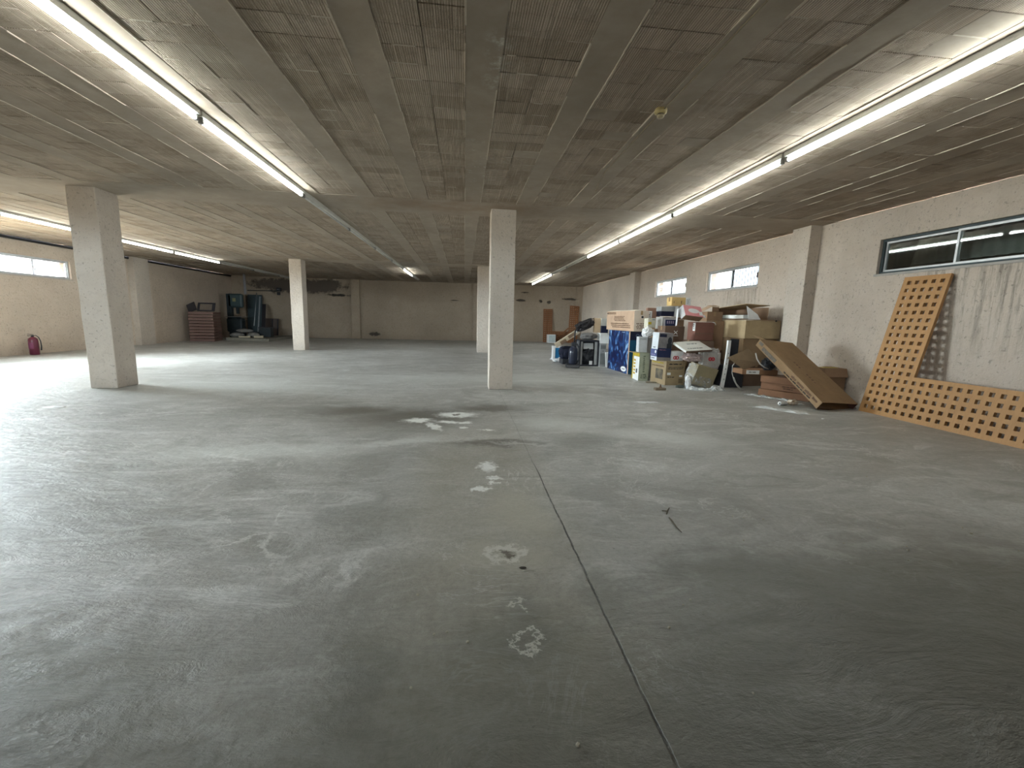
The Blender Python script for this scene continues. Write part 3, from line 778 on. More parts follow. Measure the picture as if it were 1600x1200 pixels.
# ------------------------------------------------------------------ wooden lattices
def wood(name, c, c2):
    t = NT(name)
    f = t.rng(t.noise(4, 6, 0.7, t.scaled((9, 1.2, 1.2))), 0.3, 0.7)
    b = t.rng(t.noise(1.6, 4, 0.6), 0.3, 0.7)
    col = t.mix(f, c, c2); col = t.mix(t.math('MULTIPLY', b, 0.4), col, tuple(k * 0.7 for k in c))
    return t.bsdf(col, 0.55, 0, t.bump(t.noise(40, 3), 0.15, 0.003), 0.35)
M_latt = wood('varnished_lattice', (0.45, 0.25, 0.10), (0.36, 0.185, 0.068))
M_latt2 = wood('dark_lattice', (0.27, 0.115, 0.045), (0.19, 0.08, 0.035))
def lattice(name, label, nx, nz, solid, loc, rot, mat, hole=0.052, bar=0.055, edge=0.062, th=0.040):
    """panel with square holes in its own XZ plane, thickness along Y; solid(i, j) says if hole cell (i, j) belongs to the panel"""
    def cuts(n):
        c = [0.0]
        for i in range(n): c += [c[-1] + (edge if i == 0 else bar), c[-1] + (edge if i == 0 else bar) + hole]
        return c + [c[-1] + edge]
    xs, zs = cuts(nx), cuts(nz); on = {}
    for i in range(len(xs) - 1):
        for j in range(len(zs) - 1):
            hi, hj = (i - 1) // 2, (j - 1) // 2
            near = [(a, c) for a in {max(0, min(nx - 1, (i - 1) // 2)), max(0, min(nx - 1, i // 2))} for c in {max(0, min(nz - 1, (j - 1) // 2)), max(0, min(nz - 1, j // 2))}]
            ok = any(solid(a, c) for a, c in near)
            on[i, j] = ok and not (i % 2 and j % 2)
    b = MB(); vi = {}
    def V(i, j, s):
        if (i, j, s) not in vi: vi[i, j, s] = len(b.v); b.v.append((xs[i], s * th, zs[j]))
        return vi[i, j, s]
    for (i, j), k in on.items():
        if not k: continue
        b.face((V(i, j, 0), V(i + 1, j, 0), V(i + 1, j + 1, 0), V(i, j + 1, 0))); b.face((V(i, j, 1), V(i, j + 1, 1), V(i + 1, j + 1, 1), V(i + 1, j, 1)))
        for di, dj, e in ((-1, 0, ((i, j), (i, j + 1))), (1, 0, ((i + 1, j + 1), (i + 1, j))), (0, -1, ((i + 1, j), (i, j))), (0, 1, ((i, j + 1), (i + 1, j + 1)))):
            if not on.get((i + di, j + dj), False):
                (a, c), (p, r) = e; b.face((V(a, c, 0), V(a, c, 1), V(p, r, 1), V(p, r, 0)))
    o = b.build(name, mat, None, loc, rot)
    return tag(o, label, 'lattice'), xs[-1], zs[-1]
# near one leans on the window wall: local X runs towards the viewer, local Z up, local Y into the wall
lattice('lattice_panel', 'large L-shaped orange wood lattice leaning on the wall below the dark window', 22, 18, lambda i, j: i < 5 or j < 5,
        (5.86, 5.60, 0.0), (R(-12.2), 0, R(-90)), M_latt)
lattice('lattice_panel', 'dark L-shaped wood lattice standing against the back wall behind the small white box', 15, 16, lambda i, j: i < 4 or j < 5,
        (4.25, 22.78, 0.0), (R(-5), 0, 0), M_latt2)
lattice('lattice_panel', 'short dark wood lattice strip standing upright in the far corner, on the tilted carton', 4, 18, lambda i, j: True,
        (5.57, 22.55, 0.0), (R(-5), R(2.5), 0), M_latt2)
tag(MB().box(-0.035, 0.035, -0.02, 0.02, 0, 1.16).build('wooden_plank', M_latt2, None, (4.72, 22.64, 0.02), (R(0), R(49), 0), bevel=0.004), 'brown plank slanting up across the far dark lattices', 'plank')
tb = (0.42, 0.36, 0.43)
t = carton('small white cubic box on the floor by the dark lattice at the back wall', (4.40, 22.2, 0), tb, 0.0, M_white, tape=None)
patch(t, tb, 'F', 0.12, 0.95, 0.08, 0.92, pm('pale_blue_print', (0.50, 0.57, 0.58)))

# ------------------------------------------------------------------ the box pile
# television carton with crystal picture
def art_mat():
    t = NT('blue_crystal_print')
    v = t.n('ShaderNodeTexVoronoi', feature='F1', distance='CHEBYCHEV'); t.set(v.inputs['Vector'], t.scaled((1, 1.5, 1.1), None, (0, 0, 0), (R(30), 0, 0))); v.inputs['Scale'].default_value = 5
    a = t.noise(2.3, 5, 0.6, t.scaled((1, 1.3, 0.85), None, (0.4, 0.2, 0.3), (R(25), 0, 0)), 2.4)
    col = t.mix(t.rng(a, 0.45, 0.60), (0.006, 0.010, 0.055), (0.02, 0.11, 0.34))
    col = t.mix(t.math('MULTIPLY', t.rng(a, 0.54, 0.66), t.rng(v.outputs['Distance'], 0.75, 0.15)), col, (0.45, 0.68, 0.85))
    col = t.mix(t.rng(t.noise(1.7, 3, 0.5), 0.6, 0.7), col, (0.035, 0.018, 0.11))
    return t.bsdf(col, 0.35, 0, None, 0.4)
M_art = art_mat()
M_navy = pm('navy_print', (0.020, 0.030, 0.085), rough=0.4)
M_teal = pm('teal_print', (0.012, 0.085, 0.155), (0.012, 0.07, 0.13), 3, 0.4)
M_dnav = pm('midnight_print', (0.012, 0.016, 0.04), rough=0.4)
sz = (0.36, 1.27, 1.0)
t = carton('big upright blue television carton with an icy crystal picture and white oval badge', (3.82, 9.52, 0), sz, R(3), mats=[M_navy, M_art, M_teal, M_tan], fm={'L': 1, 'F': 2, 'T': 3}, cat='television box', name='television_carton', tape=None)
patch(t, sz, 'F', 0.0, 1.0, 0.80, 1.0, M_dnav, 'dark_band')
b = MB(); F = Face(sz, 'F')
F.ellipse(b, 0.50, 0.90, 0.045, 0.045, 0.009, 20, 0.72); F.ellipse(b, 0.78, 0.90, 0.045, 0.045, 0.009, 20, 0.72); b.build('ring_emblem', pm('blue_grey_ink', (0.16, 0.22, 0.32)), t)
b = MB(); F = Face(sz, 'L'); F.rect(b, 0.965, 1.0, 0.0, 1.0, 0.0065); b.build('cardboard_edge', M_pinkc, t)
b = MB(); F.ellipse(b, 0.80, 0.10, 0.155, 0.062, 0.0085); bd = b.build('oval_badge', M_white, t)
b = MB(); F.lines(b, 0.74, 0.88, 0.075, 0.125, 1, 3, 0.8, 0.0105); b.build('badge_lettering', M_navy, bd)
b = MB(); F.lines(b, 0.62, 0.80, 0.955, 0.985, 1, 5, 0.8, 0.0075); b.build('printed_text', pm('pale_blue_ink', (0.35, 0.48, 0.65)), t)

sz = (0.36, 1.62, 0.47)
t = carton('long pinkish cardboard carton with brown print lying on top of the blue television carton', (3.90, 9.55, 1.005), sz, R(3.5), mats=[M_pinkc, card('pale_carton_end', (0.70, 0.60, 0.50)), card('pale_carton_top', (0.66, 0.60, 0.50))], fm={'F': 1, 'T': 2})
prints(t, sz, 'L', 0.03, 0.40, 0.83, 0.96, 2, M_bink, 11); prints(t, sz, 'L', 0.28, 0.75, 0.47, 0.76, 4, M_bink, 12); prints(t, sz, 'L', 0.15, 0.95, 0.12, 0.40, 3, M_bink, 13)
prints(t, sz, 'F', 0.15, 0.9, 0.1, 0.42, 4, M_bink, 14)
b = MB(); Face(sz, 'F').ellipse(b, 0.55, 0.70, 0.030, 0.026, 0.008); b.build('hand_hole', M_black, t)
b = MB(); Face(sz, 'L').rect(b, 0.02, 0.05, 0.85, 0.93, 0.0065); b.build('corner_mark', M_black, t)
flap(t, 'box_flap', (-0.18, -0.80, 0.471), (0.16, 0.0, 0.022), (0, 1.58, 0.0), card('pale_carton_top', (0.66, 0.60, 0.50)))
M_cream = card('cream_carton', (0.60, 0.57, 0.46))
t = carton('small whitish cartons edge behind the long pinkish carton', (4.28, 9.72, 1.0), (0.12, 0.2, 0.48), 0.0, M_white, tape=None)
prints(t, (0.12, 0.2, 0.48), 'F', 0.1, 0.9, 0.55, 0.95, 5, M_bink, 8)

# tall yellow and green carton with one open flap
M_ygrn = pm('pale_green_print', (0.40, 0.43, 0.33), (0.33, 0.36, 0.27), 6, 0.6)
M_yel = pm('mustard_print', (0.47, 0.36, 0.03), rough=0.6)
sz = (0.215, 0.40, 0.585)
t = carton('tall slim open carton with yellow and pale green sides before the blue television carton', (3.64, 8.49, 0), sz, R(-3), mats=[M_ygrn, M_white], fm={'L': 1}, tape=None)
patch(t, sz, 'L', 0.0, 1.0, 0.86, 1.0, M_yel, 'yellow_band'); patch(t, sz, 'L', 0.0, 0.13, 0.0, 0.86, M_yel, 'yellow_band')
b = MB(); F = Face(sz, 'L')
for k in range(5): F.rect(b, 0.22, 0.46, 0.20 + 0.12 * k, 0.27 + 0.12 * k, 0.0075)
b.build('printed_panel', pm('amber_print', (0.55, 0.36, 0.05)), t)
b = MB(); F.rect(b, 0.62, 0.78, 0.27, 0.42, 0.0075); b.build('dark_picture', M_black, t)
prints(t, sz, 'F', 0.38, 0.62, 0.30, 0.92, 9, pm('green_ink', (0.10, 0.13, 0.09)), 21); prints(t, sz, 'F', 0.15, 0.9, 0.08, 0.26, 3, pm('green_ink', (0.10, 0.13, 0.09)), 22)
flap(t, 'box_flap', (-0.11, 0.20, 0.583), (0, -0.40, 0), (-0.13, 0.0, 0.012), M_kraft)
sz = (0.19, 0.14, 0.325)
t = carton('small plain white carton standing on the tall yellow and green one', (3.675, 8.66, 0.59), sz, 0.0, pm('pale_grey_card', (0.62, 0.65, 0.67)), tape=None)
prints(t, sz, 'F', 0.1, 0.9, 0.8, 0.92, 2, pm('faint_ink', (0.4, 0.42, 0.44)), 5)

# brown printed cube with the navy appliance box on it
sz = (0.42, 0.54, 0.475)
t = carton('brown printed cardboard cube on the floor under the navy and white product box', (3.94, 7.90, 0), sz, R(6), mat=card('printed_brown_card', (0.33, 0.25, 0.15)), tape=None)
prints(t, sz, 'L', 0.05, 0.95, 0.86, 0.95, 1, M_yel, 3); prints(t, sz, 'L', 0.05, 0.9, 0.72, 0.80, 1, M_bink, 4)
patch(t, sz, 'L', 0.35, 0.82, 0.22, 0.64, pm('printed_picture', (0.055, 0.052, 0.045), (0.20, 0.16, 0.10), 5, 0.7), 'dark_picture')
prints(t, sz, 'F', 0.08, 0.95, 0.83, 0.93, 1, M_ink, 6); prints(t, sz, 'F', 0.1, 0.95, 0.66, 0.78, 2, M_ink, 7); prints(t, sz, 'F', 0.10, 0.5, 0.30, 0.38, 1, M_ink, 9)
patch(t, sz, 'F', 0.08, 0.26, 0.43, 0.53, M_white); patch(t, sz, 'F', 0.72, 0.88, 0.35, 0.42, M_white)
patch(t, sz, 'F', 0.70, 0.92, 0.08, 0.28, card('dark_print_patch', (0.17, 0.13, 0.075)), 'dark_picture')
sz = (0.30, 0.24, 0.55)
t = carton('navy and white product box tilted on top of the brown printed cube', (3.90, 8.10, 0.478), sz, (0, R(2.5), R(5)), mats=[M_navy, pm('cool_white_print', (0.68, 0.72, 0.76)), M_white], fm={'L': 1, 'T': 2}, tape=None)
patch(t, sz, 'L', 0, 1, 0.14, 0.40, pm('slate_blue_print', (0.09, 0.11, 0.24)), 'blue_band'); prints(t, sz, 'L', 0.25, 0.75, 0.44, 0.49, 1, M_ink, 2); prints(t, sz, 'L', 0.2, 0.8, 0.05, 0.10, 1, M_ink, 3)
b = MB(); F = Face(sz, 'L'); F.ellipse(b, 0.78, 0.31, 0.028, 0.03, 0.0085); b.build('round_badge', M_white, t)
b = MB(); F.lines(b, 0.15, 0.9, 0.16, 0.24, 1, 4, 0.7, 0.0085); b.build('icon_row', pm('lilac_ink', (0.30, 0.27, 0.42)), t)
patch(t, sz, 'F', 0, 1, 0.45, 0.985, pm('grey_photo_print', (0.16, 0.155, 0.165), (0.30, 0.28, 0.27), 4, 0.4), 'photo_panel')
b = MB(); F = Face(sz, 'F'); F.ellipse(b, 0.80, 0.72, 0.045, 0.075, 0.009); F.rect(b, 0.62, 0.97, 0.45, 0.62, 0.0085); b.build('pictured_figure', M_black, t)
b = MB(); F.rect(b, 0.04, 0.55, 0.84, 0.95, 0.0085); b.build('dark_heading', M_dnav, t)
prints(t, sz, 'F', 0.1, 0.7, 0.36, 0.41, 1, pm('mauve_ink', (0.32, 0.16, 0.20)), 5); patch(t, sz, 'F', 0, 1, 0, 0.12, pm('taupe_print', (0.27, 0.24, 0.22)), 'taupe_band')
sz = (0.24, 0.20, 0.19)
t = carton('white shoebox-sized carton with a red rounded logo, on the brown printed cube', (4.08, 7.96, 0.478), sz, R(3), mats=[M_white], tape=None)
b = MB(); F = Face(sz, 'F'); F.ellipse(b, 0.24, 0.34, 0.040, 0.036, 0.0075, 20, 0.50); F.ellipse(b, 0.42, 0.34, 0.040, 0.036, 0.0075, 20, 0.50); b.build('red_logo', M_red, t)

# flat white lid on the bags
sz = (0.60, 0.42, 0.045)
t = carton('large flat white printed carton lying tilted over the red-logo carton and the plastic bags', (4.42, 7.85, 0.75), sz, (R(20), R(-3), R(10)), mats=[pm('offwhite_card', (0.70, 0.70, 0.66), (0.62, 0.62, 0.58), 5, 0.6), M_dkbr], fm={'F': 1}, tape=None)
prints(t, sz, 'T', 0.35, 0.8, 0.62, 0.76, 1, M_grey, 3); prints(t, sz, 'T', 0.12, 0.8, 0.16, 0.28, 1, M_grey, 9)
flap(t, 'box_flap', (0.10, -0.14, 0.0), (0.2, 0.0, 0), (0.02, 0.04, -0.10), M_cream)

M_clear = film_mat('clear_pink_packaging', (0.62, 0.50, 0.48), 0.5, 0.95, 20)
o = soft('plastic_bag', lump((0.40, 0.20, 0.15), 3, 0.34), M_clear, None, (4.42, 7.82, 0.49)); tag(o, 'crumpled clear packaging bag with pink film under the flat white carton', 'bag')
t = thing('plastic_bag', 'tall grey plastic carrier bag with a small red logo, right of the flat white carton', 'bag', (4.78, 7.85, 0.33))
gb = soft('bag_body', lump((0.38, 0.20, 0.43), 8, 0.20, 4, True, 1.9, True, 0.55), M_gbag, t)
b = MB()
for k in (0, 1):
    n = len(b.v)
    for rr in (0.034, 0.017):
        for i in range(18):
            a = 2 * math.pi * i / 18; b.v.append((-0.035 + 0.058 * k + rr * math.cos(a), -0.118, 0.215 + rr * 1.1 * math.sin(a)))
    for i in range(18): j = (i + 1) % 18; b.face((n + i, n + j, n + 18 + j, n + 18 + i))
lo = b.build('red_logo', M_red, t); sm = lo.modifiers.new('s', 'SOLIDIFY'); sm.thickness = 0.01
# olive box wrapped in milky film
t = thing('wrapped_box', 'olive cardboard box wrapped in torn milky plastic, tilted at the front of the pile', 'box', (4.42, 7.60, 0.05), (R(6), R(14), R(4)))
MB().box(-0.19, 0.24, -0.13, 0.13, 0.02, 0.40).build('box_body', M_olive, t, bevel=0.006, jit=0.008, seed=4)
soft('plastic_wrap', lump((0.46, 0.31, 0.22), 12, 0.22, 4, True, 2.2, True, 0.6), M_wrap, t, (0.02, -0.01, 0.0))
soft('plastic_wrap', lump((0.06, 0.27, 0.36), 15, 0.22, 4, True, 2.2, True, 0.6), M_wrap, t, (-0.195, 0, 0.03))
sheet_on_floor('plastic_wrapping', 'clear crumpled plastic wrapping on the floor before the wrapped olive box', [(4.10, 7.42), (4.25, 7.22), (4.55, 7.16), (4.78, 7.24), (4.88, 7.36), (4.6, 7.42), (4.3, 7.44)], M_film, 0.10, 3)
o = soft('plastic_scrap', lump((0.10, 0.10, 0.25), 21, 0.35, 3), M_wbag, None, (4.20, 7.5, 0.0)); tag(o, 'small upright white plastic scrap at the front of the wrapped olive box', 'plastic scrap')
# foam strip
b = MB(); n = 8
pts = [(0.06 * math.sin(i / n * 1.6) - 0.01, 0, 0.92 * i / n) for i in range(n + 1)]
for i in range(n): b.obox(Vector(pts[i]) + Vector((-0.031, -0.02, 0)), (0.062, 0, 0), (0, 0.04, 0), Vector(pts[i + 1]) - Vector(pts[i]))
t = thing('foam_strip', 'tall narrow white foam strip standing upright at the front of the pile', 'foam strip', (4.945, 7.58, 0)); b.build('foam_body', M_foam, t)
b = MB()
for i in range(6): b.box(0.0 + 0.008 * i, 0.016 + 0.008 * i, -0.0225, -0.0195, 0.16 + 0.1 * i, 0.19 + 0.1 * i)
b.build('printed_mark', M_grey, t)

# maroon box, pink box
sz = (0.40, 0.28, 0.365)
t = carton('open maroon cardboard box with a white strip label, under the pink tilted box', (4.58, 8.08, 0.885), sz, R(2), mat=M_maroon, tape=None)
patch(t, sz, 'L', 0.70, 0.98, 0.52, 0.95, M_white); prints(t, sz, 'L', 0.74, 0.95, 0.58, 0.9, 3, M_ink, 3)
b = MB(); Face(sz, 'F').rect(b, 0.0, 1.0, 0.36, 0.40, 0.008); b.build('dark_strap', M_dkbr, t)
b = MB(); b.obox((-0.16, -0.13, 0.366), (0.36, 0, 0.0), (0, 0.12, 0), (0, 0, 0.008)); b.tube([(0.16, -0.13, 0.37), (0.21, -0.14, 0.355), (0.235, -0.14, 0.315)], 0.008, 6); b.build('liner_sheet', M_wbag, t)
t = thing('cardboard_box', 'pink and white product box tipped on its edge on top of the maroon box', 'box', (4.52, 8.20, 1.275))
M_pink = pm('pink_print', (0.72, 0.32, 0.33), (0.66, 0.26, 0.28), 4, 0.5)
rot = Euler((R(-52), R(4), R(4)))
bd = MB().box(-0.20, 0.21, -0.125, 0.125, -0.075, 0.075, 0, {'T': 1, 'L': 2, 'F': 3}).build('box_body', [M_brown, M_pink, pm('grey_print', (0.50, 0.50, 0.50), (0.38, 0.37, 0.38), 14, 0.5), M_brown], t, (0, 0, 0.150), (R(56), R(5), R(6)), bevel=0.004)
b = MB(); n = 24; b.v = [(0.015 + 0.125 * math.cos(2 * math.pi * i / n), 0.055 * math.sin(2 * math.pi * i / n), 0.0775) for i in range(n)]; b.face(range(n)); b.box(0.13, 0.205, -0.09, 0.0, 0.0755, 0.0765); b.build('white_oval', M_white, bd)
flap(t, 'box_flap', (-0.25, 0.02, 0.24), (0.012, 0.08, -0.02), (-0.04, -0.06, -0.34), M_wbag)
flap(t, 'box_flap', (0.205, -0.10, 0.075), (0.07, 0.0, -0.02), (0, 0.05, 0.05), M_wbag)

# dark brown box with a white mark, and the stack behind
sz = (0.42, 0.34, 0.29)
t = carton('dark brown cardboard box with a small white cross mark, left of the maroon box', (4.14, 8.47, 0.865), sz, 0.0, M_dkbr)
b = MB(); F = Face(sz, 'F'); c0 = F.p(0.55, 0.52, 0.0065)
for sg in (1, -1): b.obox(c0 + Vector((-0.04, 0, -0.035 * sg)), (0.08, 0, 0.07 * sg), (0, -0.002, 0), (0.0, 0, 0.016))
F.rect(b, 0.42, 0.68, 0.30, 0.34, 0.0075); b.build('white_mark', M_white, t)
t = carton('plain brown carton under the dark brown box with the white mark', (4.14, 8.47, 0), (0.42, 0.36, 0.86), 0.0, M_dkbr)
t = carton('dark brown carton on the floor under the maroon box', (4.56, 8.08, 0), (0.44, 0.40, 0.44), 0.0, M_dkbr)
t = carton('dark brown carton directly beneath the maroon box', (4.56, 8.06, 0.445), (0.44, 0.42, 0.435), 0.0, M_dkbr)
sz = (0.34, 0.33, 0.265)
t = carton('silver-grey product box with a dark screen picture, above the navy and white product box', (4.32, 9.0, 1.08), sz, 0.0, mats=[pm('grey_card', (0.36, 0.35, 0.335)), pm('silver_card', (0.44, 0.43, 0.41), rough=0.5)], fm={'L': 1}, tape=None)
patch(t, sz, 'F', 0.12, 0.86, 0.10, 0.88, pm('pale_frame', (0.46, 0.44, 0.46)), 'pale_frame')
b = MB(); F = Face(sz, 'F'); F.rect(b, 0.2, 0.9, 0.16, 0.78, 0.0085); b.build('screen_picture', M_navy, t)
b = MB()
for k in range(4): F.rect(b, 0.30 + 0.13 * k, 0.38 + 0.13 * k, 0.46, 0.68, 0.0105)
b.build('printed_digits', pm('mauve_grey_ink', (0.36, 0.30, 0.40)), t)
carton('brown carton beneath the silver-grey product box', (4.20, 8.98, 0.54), (0.50, 0.40, 0.535), 0.0, M_brown)
carton('brown carton on the floor under the carton stack of the silver-grey box', (4.20, 8.98, 0), (0.52, 0.42, 0.535), 0.0, M_dkbr)
sz = (0.17, 0.18, 0.21)
t = carton('small white and mustard carton beside the silver-grey product box', (4.02, 9.05, 1.10), sz, R(4), mats=[M_cream, M_white], fm={'T': 1}, tape=None)
patch(t, sz, 'F', 0.02, 0.45, 0.35, 0.62, M_yel, 'mustard_patch'); patch(t, sz, 'F', 0.55, 0.95, 0.78, 0.95, M_grey, 'grey_patch')
o = soft('plastic_bag', lump((0.24, 0.22, 0.22), 31, 0.30), M_wbag, None, (4.00, 9.0, 0.885)); tag(o, 'white crumpled plastic bag stuffed above the small plain white carton', 'bag')
carton('pale carton on its end holding up the white crumpled bag', (3.98, 8.98, 0), (0.20, 0.30, 0.88), 0.0, pm('grey_card', (0.36, 0.35, 0.335)), tape=None)
sz = (0.31, 0.26, 0.21)
t = carton('dark navy box with a grey lid, behind the silver-grey product box', (4.52, 9.50, 1.37), sz, 0.0, M_dnav, tape=None)
MB().box(-sz[0] / 2 - 0.006, sz[0] / 2 + 0.006, -sz[1] / 2 - 0.006, sz[1] / 2 + 0.006, sz[2] * 0.52, sz[2] + 0.006).build('lid', M_grey, t, bevel=0.004)
sz = (0.31, 0.10, 0.26)
carton('plain reddish-brown box standing upright behind the small mustard carton', (4.35, 9.86, 1.30), sz, 0.0, card('rust_cardboard', (0.27, 0.155, 0.11)), tape=None)
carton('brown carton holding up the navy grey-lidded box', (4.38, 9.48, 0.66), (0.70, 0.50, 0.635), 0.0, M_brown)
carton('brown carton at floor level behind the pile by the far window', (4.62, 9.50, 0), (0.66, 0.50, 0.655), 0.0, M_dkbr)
sz = (0.34, 0.24, 0.24)
carton('grey carton under the golden box near the window', (4.84, 9.36, 1.36), sz, 0.0, pm('grey_card', (0.36, 0.35, 0.335)), tape=None)
carton('low brown carton under the grey carton near the window', (4.84, 9.46, 1.30), (0.36, 0.46, 0.055), 0.0, M_brown, tape=None)
sz = (0.45, 0.24, 0.19)
t = carton('golden-tan box with a white end label, topmost in the pile below the window', (4.68, 9.36, 1.605), sz, 0.0, card('golden_cardboard', (0.68, 0.47, 0.20)), tape='T')
patch(t, sz, 'F', 0.74, 1.0, 0.0, 1.0, M_white); prints(t, sz, 'F', 0.78, 0.97, 0.25, 0.85, 4, M_grey, 3)
b = MB(); F = Face(sz, 'F'); F.rect(b, 0.11, 0.13, 0.3, 0.55, 0.008); F.rect(b, 0.50, 0.53, 0.25, 0.6, 0.008); b.build('handle_slot', M_bink, t)
carton('brown carton between the maroon box and the wide open tan box', (5.04, 8.48, 1.285), (0.34, 0.42, 0.185), 0.0, M_brown)
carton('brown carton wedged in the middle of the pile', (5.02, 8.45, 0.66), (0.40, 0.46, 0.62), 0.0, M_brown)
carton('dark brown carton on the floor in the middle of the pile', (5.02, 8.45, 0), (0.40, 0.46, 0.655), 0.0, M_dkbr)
t = thing('cardboard_scrap', 'torn kraft cardboard folded on the brown carton beside the pink box', 'cardboard', (5.16, 8.66, 1.472), R(10))
flap(t, 'torn_panel', (-0.20, -0.08, 0.002), (0.22, 0.0, 0.10), (0.02, 0.15, 0.02), M_pinkc); flap(t, 'torn_panel', (0.02, -0.08, 0.102), (0.20, 0, 0.01), (0, 0.14, 0.03), M_kraft); flap(t, 'torn_panel', (0.03, -0.08, 0.0), (0.17, 0, 0.0), (0, 0.004, 0.10), M_brown)

# wide tan box against the pilaster with an open carton on it
sz = (0.76, 1.02, 0.35)
t = carton('wide plain tan cardboard box high in the pile beside the wall pilaster', (5.45, 7.80, 0.955), sz, R(2), mat=card('plain_tan_card', (0.44, 0.335, 0.20)), tape=None)
flap(t, 'box_flap', (-0.05, -0.53, 0.352), (0.40, 0.0, 0.0), (0.0, 0.16, 0.012), M_brown)
b = MB(); Face(sz, 'F').ellipse(b, 0.82, 1.0, 0.022, 0.016, 0.03); b.build('hand_hole', M_black, t)
t = thing('open_carton', 'open white-lined carton lying on its side on top of the wide tan box', 'box', (5.50, 7.92, 1.325), R(2))
P = MB().box(0.0, 0.50, 0, 1.0, 0, 0.008).box(0.492, 0.50, 0, 1.0, 0.008, 0.24).box(0, 0.5, 0.992, 1.0, 0.008, 0.25)
P.build('box_body', M_brown, t)
flap(t, 'box_top', (-0.02, -0.02, 0.295), (0.52, 0.0, -0.02), (0.0, 1.04, -0.075), M_tan, 0.01)
b = MB(); b.v = [(0.0, -0.02, 0.26), (0.22, -0.06, 0.10), (0.30, -0.06, 0.0), (0.06, -0.03, 0.0), (0.0, -0.012, 0.26), (0.22, -0.052, 0.10), (0.30, -0.052, 0.0), (0.06, -0.022, 0.0)]
for f in ((0, 3, 2, 1), (4, 5, 6, 7), (0, 1, 5, 4), (1, 2, 6, 5), (2, 3, 7, 6), (3, 0, 4, 7)): b.face(f)
b.build('white_flap', M_wbag, t)
o = MB().box(-0.06, 0.06, 0, 0.72, 0, 0.075).build('foam_slab', M_foam, None, (5.56, 7.98, 1.336), (0, 0, R(2)), bevel=0.008, jit=0.006); tag(o, 'white foam slab lying in the mouth of the open carton', 'foam slab')
sz = (0.74, 0.98, 0.47)
t = carton('brown box with a dark torn opening, under the wide plain tan box', (5.46, 7.84, 0.48), sz, R(2), mat=card('mid_brown', (0.29, 0.20, 0.12)), tape=None)
patch(t, sz, 'L', 0.62, 0.88, 0.05, 0.96, M_black, 'torn_opening'); 
carton('dark brown box at floor level under the brown box with the torn opening', (5.46, 7.86, 0), (0.72, 0.96, 0.475), R(2), M_dkbr)
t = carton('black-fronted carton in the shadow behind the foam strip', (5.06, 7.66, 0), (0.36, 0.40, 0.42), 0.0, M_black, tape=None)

# brown panel, flat boxes, long leaning carton
b = MB(); q = [Vector((4.60, 6.98, 0.645)), Vector((5.06, 7.10, 0.80)), Vector((5.30, 7.00, 0.55)), Vector((4.94, 7.00, 0.44))]
off = Vector((0.01, 0.012, -0.01)); b.v = [tuple(k) for k in q] + [tuple(k + off) for k in q]
for f in ((0, 3, 2, 1), (4, 5, 6, 7), (0, 1, 5, 4), (1, 2, 6, 5), (2, 3, 7, 6), (3, 0, 4, 7)): b.face(f)
o = b.build('cardboard_sheet', card('sheet_brown', (0.30, 0.215, 0.135))); tag(o, 'large loose brown cardboard sheet jutting out behind the long leaning carton', 'cardboard')
a0 = math.atan2(-0.6, 0.35)
NM = ['bottom', 'second', 'third']
for k in range(3):
    sz = (0.80, 0.36, 0.113)
    t = carton('flat reddish-brown box, %s of the three stacked under the leaning carton' % NM[k].replace('third', 'topmost').replace('second', 'middle'), (5.19 + 0.03 * (k % 2), 6.90 - 0.012 * k, 0.119 * k), sz, a0 + R(1.5) * (k - 1), card('flat_box_card', (0.30, 0.165, 0.10)), group='stacked flat boxes', seed=50 + k)
    if k == 1: prints(t, sz, 'F', 0.42, 0.7, 0.2, 0.8, 2, M_bink, 4)
sz = (0.62, 0.34, 0.085)
t = carton('flat box with a white label lying on the three stacked flat boxes', (4.86, 6.92, 0.357), sz, R(-8), card('flat_box_card2', (0.33, 0.19, 0.11)), tape=None)
patch(t, sz, 'F', 0.12, 0.48, 0.12, 0.90, M_white); prints(t, sz, 'F', 0.16, 0.44, 0.3, 0.7, 1, M_ink, 6)
# long carton: built along its own axes, lower end on the floor
w = Vector((0.975, 0.19, -0.075)).normalized(); ax = Vector((-0.182, 0.804, 0.567)); ax = (ax - w * ax.dot(w)).normalized(); nn = w.cross(ax)
t = thing('long_carton', 'long brown printed carton leaning from the floor up onto the pile', 'box', (5.15, 5.58, 0.035))
mt = Matrix((w, ax, nn)).transposed(); t.rotation_euler = mt.to_euler()
Lw, Ll, Lt = 0.74, 1.50, 0.125
b = MB(); th = 0.006
b.box(0, Lw, 0, Ll, Lt - th, Lt, 0).box(0, th, 0, Ll, th, Lt - th, 1).box(Lw - th, Lw, 0, Ll, th, Lt - th, 2).box(0, Lw, 0, Ll, 0, th, 0)
b.build('box_body', [card('long_carton_card', (0.31, 0.205, 0.115)), card('long_carton_card', (0.31, 0.205, 0.115)), M_maroon], t, jit=0.003)
s2 = (Lw, Ll, Lt)
def onbox(build):     # Face() frames assume a centred box
    b = MB(); build(b); b.v = [(p[0] + Lw / 2, p[1] + Ll / 2, p[2]) for p in b.v]; return b
F = Face(s2, 'L')
onbox(lambda b: F.lines(b, 0.58, 0.98, 0.30, 0.85, 1, 31, 0.7, 0.004)).build('printed_text', M_bink, t)
onbox(lambda b: (F.rect(b, 0.10, 0.33, 0.15, 0.62, 0.004), F.rect(b, 0.02, 0.08, 0.5, 0.9, 0.004))).build('dark_label', pm('dark_grey_label', (0.12, 0.105, 0.09), (0.20, 0.17, 0.14), 30), t)
onbox(lambda b: F.lines(b, 0.48, 0.92, 0.10, 0.40, 1, 32, 0.8, 0.004)).build('printed_text', M_ink, t)
F2 = Face(s2, 'T')
